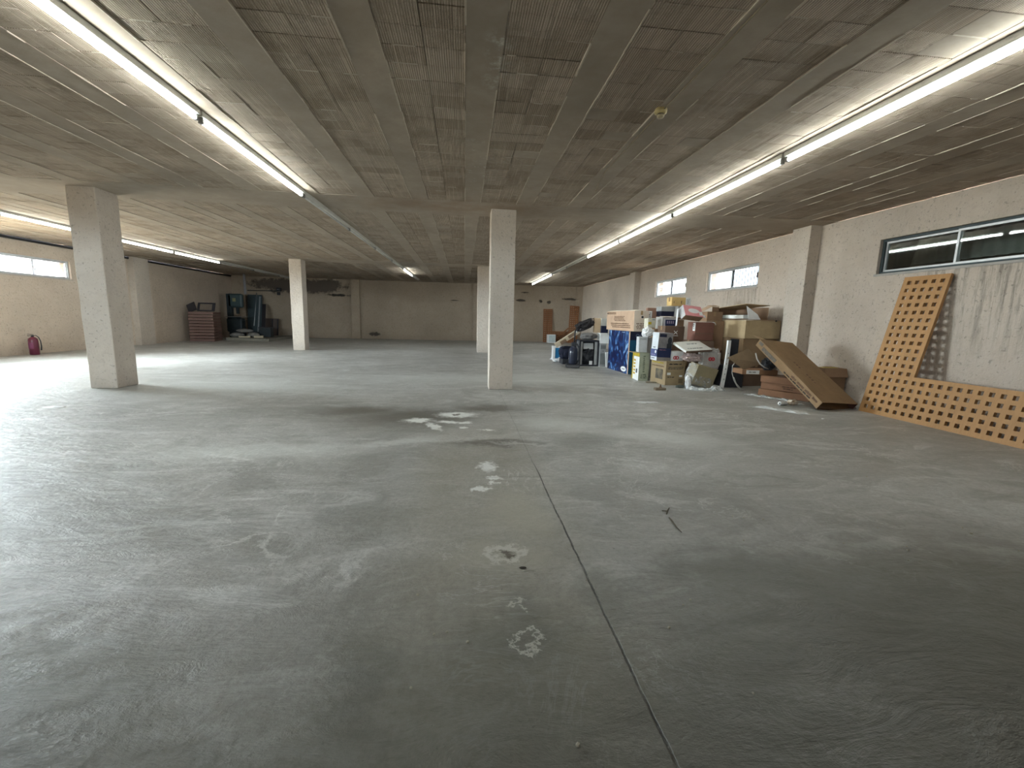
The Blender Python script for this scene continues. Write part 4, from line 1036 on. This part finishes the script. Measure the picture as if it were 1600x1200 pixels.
def tops(b):
    rd = random.Random(5)
    for k in range(9):
        y = 0.38 + 0.04 * k
        if k in (3, 4): continue
        F2.rect(b, 0.34, 0.34 + rd.uniform(0.03, 0.05), 1 - y - 0.02, 1 - y, 0.003)
onbox(tops).build('printed_text', M_bink, t)
MB().box(0.0, Lw, -0.02, 0.05, -0.008, -0.001).build('box_flap', M_dkbr, t)
flap(t, 'box_flap', (Lw, 0.0, 0.06), (0.10, 0.0, -0.045), (0.0, 1.40, 0.0), M_maroon)
flap(t, 'box_flap', (0.0, Ll, Lt), (0.13, 0.0, 0.0), (-0.06, 0.12, -0.02), M_kraft)
flap(t, 'box_flap', (0.02, 0.01, 0.03), (0.30, 0, -0.02), (0, -0.03, 0.02), M_dkbr)
MB().obox((0.002, 0.3, Lt + 0.001), (0.035, 0, 0), (0, 0.9, 0), (0, 0, 0.002)).build('packing_tape', M_tape, t)
# box behind it by the wall
sz = (0.38, 0.34, 0.54)
t = carton('brown box with yellow and white tape, by the wall behind the long leaning carton', (5.935, 6.37, 0), sz, R(-4), M_brown, tape=None)
MB().box(-0.185, 0.10, -0.1, 0.0, sz[2], sz[2] + 0.006).build('packing_tape', M_yel, t); MB().box(-0.185, -0.06, 0.0, 0.09, sz[2], sz[2] + 0.006).build('paper_label', M_white, t)
flap(t, 'box_flap', (-0.19, -0.17, 0.54), (0.38, 0, 0.0), (0, -0.05, -0.14), M_brown)
# white cable loops
o = MB().tube([(5.06, 7.40, 0.56), (4.98, 7.38, 0.46), (4.95, 7.33, 0.33), (4.98, 7.30, 0.20), (5.05, 7.29, 0.09), (5.14, 7.30, 0.02), (5.22, 7.31, 0.012), (5.16, 7.33, 0.03), (5.06, 7.33, 0.13), (5.00, 7.34, 0.25)], 0.007, 6).build('white_cable', pm('white_flex', (0.62, 0.60, 0.57))); tag(o, 'thin white cable looping down to the floor left of the flat boxes', 'cable')
o = MB().tube([(5.02, 6.84, 0.74), (5.03, 6.80, 0.64), (5.08, 6.78, 0.56), (5.17, 6.78, 0.50), (5.26, 6.80, 0.475)], 0.011, 6).build('white_strap', pm('white_flex', (0.62, 0.60, 0.57))); tag(o, 'curved white strap hanging under the top of the long leaning carton', 'strap')
o = soft('dark_bag', lump((0.22, 0.2, 0.24), 41, 0.25, 3), M_black, None, (5.30, 6.86, 0.44)); tag(o, 'small black bag tucked under the long leaning carton', 'bag')

# ------------------------------------------------------------------ left end of the pile
sz = (0.50, 0.38, 0.70)
t = thing('display_cabinet', 'black-framed cabinet with a white sheet inside, between the vacuum cleaner and the grey tower', 'cabinet', (3.35, 11.37, 0))
b = MB(); w2, d2, hh = 0.25, 0.19, 0.70
for sx in (-1, 1):
    for sy in (-1, 1): b.box(sx * w2 - 0.022, sx * w2 + 0.022, sy * d2 - 0.02, sy * d2 + 0.02, 0, hh)
b.box(-w2, w2, -d2 - 0.02, d2 + 0.02, hh - 0.04, hh + 0.005).box(-w2, w2, -d2 - 0.02, d2 + 0.02, 0, 0.04)
b.build('frame', M_black, t, bevel=0.005)
MB().box(-w2 + 0.02, w2 - 0.02, d2 - 0.02, d2, 0.04, hh - 0.04).box(-w2, -w2 + 0.01, -d2, d2, 0.04, hh - 0.04).build('back_panel', pm('grey_inside', (0.10, 0.10, 0.105)), t)
MB().box(w2 - 0.09, w2 - 0.02, -d2 - 0.012, -d2 + 0.01, 0.04, hh - 0.04).build('side_strip', M_grey, t); MB().box(-w2 + 0.02, -w2 + 0.07, -d2 - 0.012, -d2 + 0.01, 0.04, hh - 0.04).build('side_strip', M_grey, t)
o = MB().box(-0.15, 0.13, -0.005, 0.005, 0, 0.16).build('paper_sheet', M_white, None, (3.39, 11.33, 0.455), (R(-12), 0, 0)); tag(o, 'white sheet leaning inside the black-framed cabinet, above the black bag', 'paper')
o = soft('black_bag', lump((0.38, 0.26, 0.44), 51, 0.25), M_black, None, (3.38, 11.35, 0.042)); tag(o, 'black bag stuffed inside the black-framed cabinet', 'bag')
o = MB().box(-0.04, 0.04, -0.02, 0.02, 0, 0.10).build('white_carton', M_white, None, (3.42, 11.19, 0.042)); tag(o, 'tiny white carton at the bottom of the black-framed cabinet', 'box')
sz = (0.17, 0.40, 0.62)
t = thing('computer_tower', 'grey computer tower beside the blue television carton', 'computer', (3.72, 11.30, 0))
MB().box(-0.085, 0.085, -0.2, 0.2, 0, 0.62).build('case', pm('tower_grey', (0.29, 0.30, 0.30), rough=0.5), t, bevel=0.006)
MB().box(-0.07, 0.07, -0.206, -0.199, 0.48, 0.58).box(-0.07, 0.07, -0.206, -0.199, 0.06, 0.36).build('front_panel', pm('tower_dark', (0.17, 0.18, 0.18), rough=0.5), t)
MB().tube([(0, -0.212, 0.42), (0, -0.204, 0.42)], 0.012, 10).build('power_button', M_black, t)
o = MB().box(-0.035, 0.045, -0.02, 0.02, 0, 0.40).build('foam_offcut', M_foam, None, (3.81, 10.98, 0.0), (R(-4), R(-3), 0), bevel=0.006, jit=0.006); tag(o, 'narrow white foam offcut standing between the grey tower and the blue carton', 'foam')
# upright vacuum
t = thing('vacuum_cleaner', 'black upright vacuum cleaner at the left front of the pile', 'vacuum cleaner', (2.82, 10.78, 0), R(-10))
b = MB().box(-0.19, 0.17, -0.17, 0.14, 0.015, 0.10); b.build('floor_head', M_black, t, bevel=0.03)
MB().box(-0.17, 0.15, -0.178, -0.165, 0.02, 0.075).build('bumper', pm('dark_grey_rubber', (0.09, 0.09, 0.095)), t, bevel=0.004)
for sx in (-0.15, 0.13): MB().tube([(sx - 0.02, 0.10, 0.055), (sx + 0.02, 0.10, 0.055)], 0.055, 16).build('wheel', M_black, t)
MB().lathe([(0.09, 0.09), (0.115, 0.14), (0.12, 0.40), (0.105, 0.50), (0.06, 0.56)], 18).build('dust_canister', pm('smoky_plastic', (0.03, 0.035, 0.055), rough=0.2), t)
MB().box(-0.055, 0.075, 0.02, 0.12, 0.10, 0.66).build('spine', M_black, t, bevel=0.02)
MB().tube([(0.02, 0.08, 0.62), (0.03, 0.10, 0.86), (0.03, 0.09, 0.94), (0.03, 0.02, 0.97)], 0.018, 8).build('handle', M_black, t)
MB().tube([(0.09, 0.06, 0.62), (0.15, 0.05, 0.50), (0.155, 0.05, 0.22), (0.11, 0.06, 0.12)], 0.02, 8).build('hose', pm('ribbed_hose', (0.06, 0.065, 0.075)), t)
MB().box(-0.06, -0.03, -0.176, -0.166, 0.04, 0.07).build('maker_badge', M_grey, t)
# blue pack
t = thing('wrapped_pack', 'blue pack in torn white wrapping on the floor left of the vacuum cleaner', 'pack', (2.80, 12.25, 0), R(-6))
MB().box(-0.22, 0.20, -0.15, 0.17, 0.10, 0.45).build('pack_body', pm('pack_blue', (0.02, 0.19, 0.40), (0.015, 0.12, 0.30), 3, 0.4), t, bevel=0.012)
b = MB().box(-0.225, -0.15, -0.158, 0.175, 0.09, 0.46).box(-0.225, 0.06, -0.16, 0.175, 0.42, 0.465); b.build('white_band', M_wbag, t, bevel=0.006)
soft('torn_wrapping', lump((0.50, 0.40, 0.16), 61, 0.28), M_wbag, t)
MB().box(0.20, 0.235, -0.12, 0.15, 0.05, 0.43).build('side_panel', card('cream_side', (0.42, 0.38, 0.28)), t)
# beige plank carton leaning on the cabinet, dark cushion under it
t = thing('long_carton', 'beige slim carton with brown patches, leaning up beside the black cushion', 'box', (2.56, 11.62, 0.46), (0, R(-34), R(-6)))
MB().box(0, 0.76, -0.06, 0.07, 0, 0.13).build('box_body', card('beige_card', (0.55, 0.47, 0.35)), t, bevel=0.004)
MB().box(0.15, 0.33, -0.066, -0.06, 0.0, 0.09).box(0.42, 0.62, -0.066, -0.06, 0.03, 0.11).build('brown_patch', card('patch_brown', (0.22, 0.15, 0.10)), t)
MB().box(0.66, 0.72, -0.067, -0.06, 0.06, 0.13).build('paper_label', M_white, t)
o = soft('dark_cushion', lump((0.46, 0.36, 0.38), 71, 0.18, 4, True, 1.7, True, 0.7), pm('dark_navy_cloth', (0.014, 0.017, 0.035), rough=0.9), None, (2.92, 11.85, 0.13)); tag(o, 'dark navy cushion under the leaning beige carton', 'cushion')
carton('dark carton on the floor under the navy cushion', (2.74, 11.60, 0), (0.36, 0.42, 0.135), 0.0, M_black, tape=None)
o = soft('leather_bag', lump((0.52, 0.30, 0.24), 81, 0.24, 4, True, 1.9, True, 0.75), pm('black_leather', (0.02, 0.018, 0.02), rough=0.45), None, (3.34, 11.50, 0.99), (0, R(-24), 0)); tag(o, 'black leather bag slumped on top of the grey sack', 'bag')
o = soft('grey_sack', lump((0.46, 0.36, 0.20), 85, 0.2, 4, True, 1.6), pm('grey_cloth', (0.17, 0.165, 0.16), rough=0.9), None, (3.38, 11.38, 0.708)); tag(o, 'grey cloth sack on top of the black-framed cabinet', 'sack')
o = MB().tube([(3.04, 11.50, 1.00), (3.30, 11.50, 1.165), (3.56, 11.50, 1.30)], 0.012, 8).build('wooden_rod', pm('brown_rod', (0.13, 0.075, 0.045))); tag(o, 'thin brown rod slanting over the black leather bag', 'rod')
sz = (0.34, 0.24, 0.17)
carton('white polystyrene block on the grey computer tower', (3.645, 11.16, 0.625), (0.30, 0.28, 0.14), 0.0, M_foam, cat='foam block', name='foam_block', tape=None)
carton('smaller white polystyrene block lying on the larger one', (3.65, 11.18, 0.768), (0.26, 0.24, 0.13), R(4), M_foam, cat='foam block', name='foam_block', tape=None)
carton('narrow tan box standing on end beside the long pinkish carton', (3.54, 11.42, 0.90), (0.18, 0.12, 0.40), R(-3), card('light_tan', (0.56, 0.43, 0.29)), tape=None)
carton('small black box under the pale panel, left of the long pinkish carton', (3.72, 11.34, 0.90), (0.19, 0.16, 0.19), 0.0, M_dnav, tape=None)
carton('pale grey box on the small black box, left of the long pinkish carton', (3.72, 11.34, 1.092), (0.19, 0.16, 0.20), 0.0, pm('pale_stone_card', (0.42, 0.42, 0.38)), tape=None)

# ------------------------------------------------------------------ floor litter
sheet_on_floor('plastic_sheet', 'white torn plastic sheet lying flat before the long leaning carton', [(4.26, 5.86), (4.42, 5.72), (4.55, 5.52), (4.68, 5.30), (4.80, 5.30), (4.90, 5.44), (4.74, 5.62), (4.66, 5.82), (4.5, 5.84)], film_mat('white_torn_sheet', (0.74, 0.76, 0.75), 0.6, 1.0, 6), 0.03, 7)
sheet_on_floor('plastic_sheet', 'clear plastic film trailing along the foot of the flat boxes', [(4.90, 6.92), (5.00, 6.72), (5.16, 6.42), (5.30, 6.20), (5.36, 6.30), (5.24, 6.56), (5.10, 6.80), (5.02, 6.96)], M_film, 0.05, 9)
sheet_on_floor('paper_scrap', 'small white scrap flat on the floor between the pillar and the pile', [(2.66, 6.22), (2.74, 6.14), (2.96, 6.12), (3.0, 6.18), (2.85, 6.22)], M_wbag, 0.008, 4, 'paper')
sheet_on_floor('paper_scrap', 'bright white scrap on the floor before the leaning pillar', [(-5.18, 5.86), (-5.06, 5.78), (-4.97, 5.80), (-5.02, 5.88)], M_wbag, 0.006, 5, 'paper')
t = thing('plastic_bottle', 'small bottle lying on the floor with a crumpled wrapper, by the long leaning carton', 'bottle', (4.86, 5.96, 0.032), (0, R(90), R(8)))
MB().lathe([(0.028, 0), (0.032, 0.01), (0.032, 0.12), (0.012, 0.15)], 14).build('bottle_body', M_wbag, t); MB().lathe([(0.014, -0.02), (0.014, 0.0)], 12).build('cap', M_white, t)
o = soft('crumpled_wrapper', lump((0.16, 0.10, 0.09), 91, 0.3, 3), pm('tan_wrapper', (0.50, 0.38, 0.26), (0.66, 0.62, 0.56), 18, 0.5), None, (5.10, 5.98, 0.0)); tag(o, 'crumpled tan wrapper on the floor beside the small bottle', 'wrapper')
o = MB().tube([(5.14, 5.97, 0.06), (5.22, 5.94, 0.07), (5.26, 5.93, 0.05)], 0.009, 6).build('paper_twist', M_white); o.location.z = -0.04; tag(o, 'short white twist of paper by the crumpled tan wrapper', 'paper')
o = MB().box(-0.10, 0.10, -0.045, 0.045, 0, 0.045).build('wood_block', wood('pale_wood', (0.24, 0.19, 0.13), (0.19, 0.15, 0.10)), None, (3.57, 7.33, 0), (0, 0, R(4)), bevel=0.004); tag(o, 'small flat wood block on the floor with a dark peg on it', 'wood block')
o = MB().tube([(3.59, 7.35, 0.045), (3.59, 7.35, 0.075), (3.585, 7.34, 0.10)], 0.012, 6).tube([(3.565, 7.345, 0.05), (3.61, 7.35, 0.052)], 0.012, 6).build('peg', M_dkbr); tag(o, 'dark peg standing on the small flat wood block', 'peg')
o = MB().box(-0.10, 0.10, -0.04, 0.04, 0, 0.022).build('wood_chip', wood('grey_wood', (0.26, 0.22, 0.16), (0.2, 0.17, 0.12)), None, (3.80, 8.22, 0), (0, 0, R(-14)), bevel=0.003); tag(o, 'thin wood offcut on the floor before the tall yellow and green carton', 'wood offcut')
o = soft('small_rag', lump((0.16, 0.10, 0.06), 95, 0.3, 3), pm('dark_rag', (0.08, 0.09, 0.08), rough=0.9), None, (4.10, 7.60, 0)); tag(o, 'small dark rag on the floor at the foot of the brown printed cube', 'rag')
o = MB().tube([(1.372, 2.55, 0.006), (1.335, 2.50, 0.010), (1.31, 2.46, 0.008)], [0.003, 0.005, 0.004], 6).tube([(1.34, 2.50, 0.008), (1.305, 2.515, 0.006)], 0.003, 6).tube([(1.305, 2.415, 0.006), (1.30, 2.37, 0.008), (1.29, 2.29, 0.006), (1.292, 2.23, 0.004)], [0.004, 0.005, 0.004, 0.002], 6).build('twig', pm('dark_twig', (0.10, 0.085, 0.06))); tag(o, 'broken dark twig on the bare floor', 'twig')
PEB = [(-0.11, 1.52), (0.02, 1.47), (0.59, 1.82), (1.8, 2.39), (1.91, 2.36), (1.61, 2.12), (1.74, 2.42), (2.18, 2.05), (2.29, 1.96), (2.57, 2.21), (2.52, 1.99), (2.48, 1.95), (2.38, 1.86), (3.12, 2.17), (3.09, 2.1), (3.13, 1.9),
       (0.97, 1.61), (1.02, 1.64), (0.84, 1.48), (0.98, 1.16), (4.08, 4.15), (3.34, 3.03), (-0.06, 1.53), (-0.2, 1.77), (0.34, 1.04), (-0.17, 1.28)]
M_peb = pm('pale_grit', (0.48, 0.45, 0.37), (0.34, 0.31, 0.25), 30, 0.9); M_pebd = pm('dark_grit', (0.07, 0.06, 0.05))
pb = None; rd = random.Random(12)
for i, (x, y) in enumerate(PEB):
    if pb is None: o = pb = soft('pebble', lump((0.016, 0.013, 0.010), 101, 0.25, 2), M_peb)
    else: o = pb.copy(); C.objects.link(o)
    k = rd.uniform(0.55, 1.0); o.location = (x, y, 0); o.scale = (k, k, k); o.rotation_euler = (0, 0, rd.uniform(0, 6)); tag(o, 'tiny pale pebble lying loose on the bare concrete floor', 'pebble', 'pale pebbles on the floor')
o = soft('grit_lump', lump((0.035, 0.014, 0.010), 103, 0.3, 2), M_pebd, None, (0.30, 1.94, 0)); tag(o, 'tiny dark lump on the floor just past the rust-spotted drip ring', 'grit')
o = soft('plaster_chip', lump((0.045, 0.03, 0.016), 104, 0.3, 2), M_white, None, (4.78, 5.05, 0)); tag(o, 'white plaster chip on the floor in front of the white torn plastic sheet', 'plaster chip')

# ------------------------------------------------------------------ fire extinguisher
t = thing('fire_extinguisher', 'dark red fire extinguisher standing on the floor by the wall under the bright window', 'fire extinguisher', (-11.16, 12.42, 0))
MB().lathe([(0.088, 0), (0.095, 0.012), (0.095, 0.38), (0.085, 0.42), (0.045, 0.455), (0.028, 0.465)], 24).build('cylinder', pm('extinguisher_red', (0.13, 0.018, 0.04), (0.10, 0.015, 0.035), 3, 0.3, spec=0.5), t)
MB().lathe([(0.026, 0.46), (0.026, 0.50), (0.018, 0.51)], 14).build('valve', M_black, t)
MB().obox((-0.11, -0.014, 0.487), (0.14, 0, -0.004), (0, 0.028, 0), (0, 0, 0.012)).obox((-0.105, -0.014, 0.53), (0.13, 0, -0.012), (0, 0.028, 0), (0, 0, 0.010)).build('handle', M_black, t)
MB().tube([(0.02, 0, 0.50), (0.08, 0, 0.505), (0.14, 0, 0.46), (0.175, 0, 0.36), (0.18, 0, 0.22), (0.165, 0, 0.12)], [0.009, 0.009, 0.010, 0.010, 0.012, 0.015], 8).build('hose', M_black, t)
b = MB(); 
for k in range(8):
    a0_, a1_ = R(-60 + k * 10 - 70), R(-60 + (k + 1) * 10 - 70); r_ = 0.0962; b.quad((r_ * math.cos(a0_), r_ * math.sin(a0_), 0.16), (r_ * math.cos(a1_), r_ * math.sin(a1_), 0.16), (r_ * math.cos(a1_), r_ * math.sin(a1_), 0.32), (r_ * math.cos(a0_), r_ * math.sin(a0_), 0.32))
b.build('instruction_label', pm('mauve_label', (0.20, 0.06, 0.12)), t)

# ------------------------------------------------------------------ far dark corner: panels, bandsaw, poles, rubble
M_shut = wood('old_brown_wood', (0.215, 0.125, 0.10), (0.15, 0.085, 0.07))
ym = R(9); u = Vector((math.cos(ym), math.sin(ym), 0)); pc = Vector((-10.24, 18.89, 0)) - u * 0.88; v = Vector((-math.sin(ym), math.cos(ym), 0))
ORDT = ['bottom', 'second', 'third', 'fourth', 'fifth', 'sixth', 'seventh', 'eighth', 'ninth', 'top']
rd = random.Random(3)
def panel(i, z):
    t = thing('wooden_shutter', 'old brown wooden panel, %s%s in the far stack by the wall' % (ORDT[i], '' if i in (0, 9) else ' from the bottom'), 'wooden panel', tuple(pc + u * 0.44 + v * 0.42 + Vector((rd.uniform(-0.015, 0.015), rd.uniform(-0.015, 0.015), z))), ym + R(rd.uniform(-1.2, 1.2)), 'stacked wooden panels')
    e = 0.07
    MB().box(-0.44, 0.44, -0.42, -0.42 + e, 0, 0.100).box(-0.44, 0.44, 0.42 - e, 0.42, 0, 0.100).box(-0.44, -0.44 + e, -0.42 + e, 0.42 - e, 0, 0.100).box(0.44 - e, 0.44, -0.42 + e, 0.42 - e, 0, 0.100).build('panel_frame', M_shut, t, bevel=0.008)
    b = MB()
    for k in range(6): b.box(-0.37 + 0.124 * k, -0.37 + 0.124 * k + 0.118, -0.35, 0.35, 0.04, 0.075)
    b.build('panel_boards', M_shut, t)
for i in range(10): panel(i, 0.122 * i)
M_blk = wood('blackened_wood', (0.04, 0.038, 0.045), (0.028, 0.026, 0.032))
o = MB().box(-0.16, 0.16, -0.02, 0.02, 0, 0.42).build('timber_slab', M_blk, None, tuple(pc + u * 0.10 + v * 0.22 + Vector((0, 0, 1.222))), (R(-35), R(-28), ym), bevel=0.004); tag(o, 'small dark board propped at a slant on top of the far wooden stack', 'board')
t = thing('empty_picture_frame', 'dark empty rectangular frame propped on top of the far wooden stack', 'frame', tuple(pc + u * 0.58 + v * 0.14 + Vector((0, 0, 1.232))), (R(-28), 0, ym))
MB().box(-0.30, 0.32, -0.02, 0.02, 0.34, 0.38).build('rail', M_blk, t); MB().box(-0.30, 0.32, -0.02, 0.02, 0.0, 0.04).build('rail', M_blk, t); MB().box(-0.30, -0.23, -0.02, 0.02, 0.04, 0.34).build('stile', M_blk, t); MB().box(0.22, 0.32, -0.02, 0.02, 0.04, 0.34).build('stile', M_blk, t)

M_mach = pm('machine_green', (0.045, 0.075, 0.08), (0.035, 0.06, 0.065), 5, 0.45, spec=0.4)
M_machd = pm('machine_dark', (0.018, 0.028, 0.034), rough=0.5)
t = thing('bandsaw', 'tall dark green bandsaw machine in the far corner beside the wooden stack', 'machine', (-10.64, 21.5, 0))
MB().box(-0.24, 0.30, -0.24, 0.24, 0, 0.55).build('base_cabinet', M_machd, t, bevel=0.02)
MB().box(-0.34, -0.14, -0.10, 0.12, 0.5, 2.05).build('column', M_machd, t, bevel=0.02)
MB().box(-0.32, 0.36, -0.10, 0.12, 1.42, 2.07).build('upper_wheel_housing', M_mach, t, bevel=0.09)
MB().box(-0.32, 0.36, -0.27, 0.12, 0.30, 0.94).build('lower_wheel_housing', M_machd, t, bevel=0.07)
MB().box(-0.30, 0.42, -0.34, 0.26, 0.985, 1.02).build('work_table', pm('bright_steel', (0.45, 0.47, 0.48), rough=0.25, metal=0.8), t, bevel=0.004)
MB().box(-0.10, 0.14, -0.20, 0.16, 0.90, 0.985).build('table_bracket', M_machd, t)
MB().box(0.05, 0.15, -0.07, 0.05, 1.14, 1.52).build('blade_guard', M_machd, t, bevel=0.008); MB().box(0.097, 0.101, -0.02, 0.0, 1.02, 1.15).build('blade', pm('bright_steel', (0.45, 0.47, 0.48)), t)
MB().lathe([(0.015, 0), (0.10, 0.0), (0.10, 0.02), (0.015, 0.02)], 18, 0, (0.42, -0.1, 0.82)).build('handwheel', M_machd, t)
MB().box(-0.06, 0.08, -0.108, -0.099, 1.70, 1.86).build('rating_plate', pm('faded_yellow', (0.25, 0.25, 0.13)), t)
o = MB().box(-0.34, 0.34, -0.02, 0.02, 0, 2.1).build('metal_sheet', pm('teal_grey_sheet', (0.055, 0.08, 0.09), (0.045, 0.065, 0.075), 2, 0.7), None, (-10.36, 22.62, 0), (R(-6), 0, 0), bevel=0.004); tag(o, 'tall dark teal sheet leaning upright behind the bandsaw', 'panel')
o = MB().tube([(0, 0, 2.05), (0, 0, 2.99)], 0.055, 12).build('duct_pipe', pm('grey_duct', (0.30, 0.30, 0.32), rough=0.6), None, (-10.22, 21.62, 0)); tag(o, 'pale vertical duct pipe from the bandsaw up to the ceiling', 'pipe')
M_pole = pm('pale_metal_pole', (0.36, 0.40, 0.43), rough=0.45, metal=0.3)
o = MB().tube([(-9.62, 20.95, 0.62), (-10.02, 22.30, 2.18)], 0.018, 8).build('metal_pole', M_pole); tag(o, 'thin pale pole leaning beside the bandsaw, the thinner one', 'pole')
o = MB().obox((-9.50, 20.95, 0.34), (0.055, 0, 0), (0, 0.03, 0.0), (-0.43, 1.40, 1.66)).build('metal_pole', M_pole); tag(o, 'wider pale flat bar leaning beside the bandsaw, next to the black plank', 'pole')
o = MB().obox((-9.42, 21.15, 0.30), (0.16, 0, 0), (0, 0.03, 0.0), (-0.42, 1.25, 1.34)).build('wooden_plank', M_blk); tag(o, 'black plank leaning on the back wall by the pale poles', 'plank')
t = thing('timber_sheet', 'low brown board with two battens leaning on the far wall behind the black crate', 'board', (-9.60, 22.40, 0.12), (R(-10), 0, 0))
MB().box(-0.34, 0.42, 0, 0.02, 0, 0.84).build('board', wood('dull_brown_board', (0.11, 0.085, 0.075), (0.085, 0.065, 0.06)), t)
for x in (0.10, 0.36): MB().box(x, x + 0.06, -0.02, 0, 0, 0.80).build('batten', M_blk, t)
o = MB().box(0, 1, 0, 1, 0, 0.12).build('platform', plaster('old_slab', (0.30, 0.29, 0.25)), None); o.data.vertices.foreach_set('co', [k for p in [(-10.25, 19.75, 0), (-8.32, 19.3, 0), (-8.45, 22.6, 0), (-9.98, 22.6, 0), (-10.25, 19.75, 0.12), (-8.32, 19.3, 0.12), (-8.45, 22.6, 0.12), (-9.98, 22.6, 0.12)] for k in p]); o.data.update()
o.name = 'concrete_platform'; tag(o, 'low pale concrete platform on the floor of the far dark corner', 'platform')
b = MB()
t = carton('black crate on the concrete platform in the far corner', (-9.28, 20.65, 0.12), (0.48, 0.36, 0.44), R(3), M_machd, cat='crate', name='plastic_crate', tape=None)
MB().box(-0.26, 0.26, -0.21, 0.21, 0.40, 0.445).build('rim', M_black, t, bevel=0.006)
M_bagc = pm('cement_paper', (0.25, 0.24, 0.22), (0.16, 0.16, 0.155), 5, 0.85)
for i, (x, y, z, s_, r_, lab) in enumerate([(-10.02, 20.25, 0.12, (0.56, 0.44, 0.22), 10, 'grey cement bag, lower left one on the far concrete platform'), (-9.38, 20.3, 0.12, (0.54, 0.42, 0.24), -12, 'grey cement bag, lower right one on the far concrete platform'), (-9.72, 20.3, 0.33, (0.70, 0.46, 0.18), 4, 'grey cement bag lying on the two lower bags in the far corner')]):
    o = soft('cement_bag', lump(s_, 110 + i, 0.10, 3, True, 1.5, False), M_bagc, None, (x, y, z), (0, 0, R(r_))); tag(o, lab, 'bag')
M_palew = wood('pale_timber', (0.50, 0.45, 0.33), (0.42, 0.37, 0.26))
o = MB().box(-0.22, 0.22, -0.05, 0.05, 0, 0.07).build('timber_offcut', M_palew, None, (-9.55, 19.88, 0.122), (0, 0, R(14)), bevel=0.004); tag(o, 'pale timber offcut on the far platform, the lower nearer one', 'timber')
o = MB().box(-0.18, 0.18, -0.05, 0.05, 0, 0.09).build('timber_offcut', M_palew, None, (-9.00, 19.95, 0.122), (0, 0, R(10)), bevel=0.004); tag(o, 'pale timber offcut on the far platform before the right cement bag', 'timber')
o = MB().box(-0.13, 0.13, -0.12, 0.12, 0, 0.26).build('red_can', pm('dark_red_can', (0.10, 0.02, 0.03), rough=0.4), None, (-7.86, 21.4, 0), (0, 0, R(10)), bevel=0.02); tag(o, 'dark red can on the floor half hidden behind the far square pillar', 'can')
t = thing('wall_lamp', 'small dark lamp bracket high on the far wall at the end of a pipe', 'lamp', (-9.25, 22.98, 2.38))
MB().box(-0.10, 0.10, -0.10, 0.03, -0.09, 0.10).build('lamp_body', M_black, t, bevel=0.02); MB().lathe([(0.05, 0), (0.055, 0.03)], 14, 0, (0, -0.14, -0.01)).build('lens', pm('grey_lens', (0.30, 0.31, 0.36), rough=0.2), t); MB().box(-0.08, 0.05, -0.10, 0.0, -0.27, -0.12).build('junction_box', M_black, t, bevel=0.01)
o = MB().tube([(-10.75, 22.98, 2.30), (-9.9, 22.98, 2.31), (-9.30, 22.985, 2.31)], 0.02, 8).build('wall_pipe', M_machd); tag(o, 'thin dark pipe running along the far wall to the lamp', 'pipe')
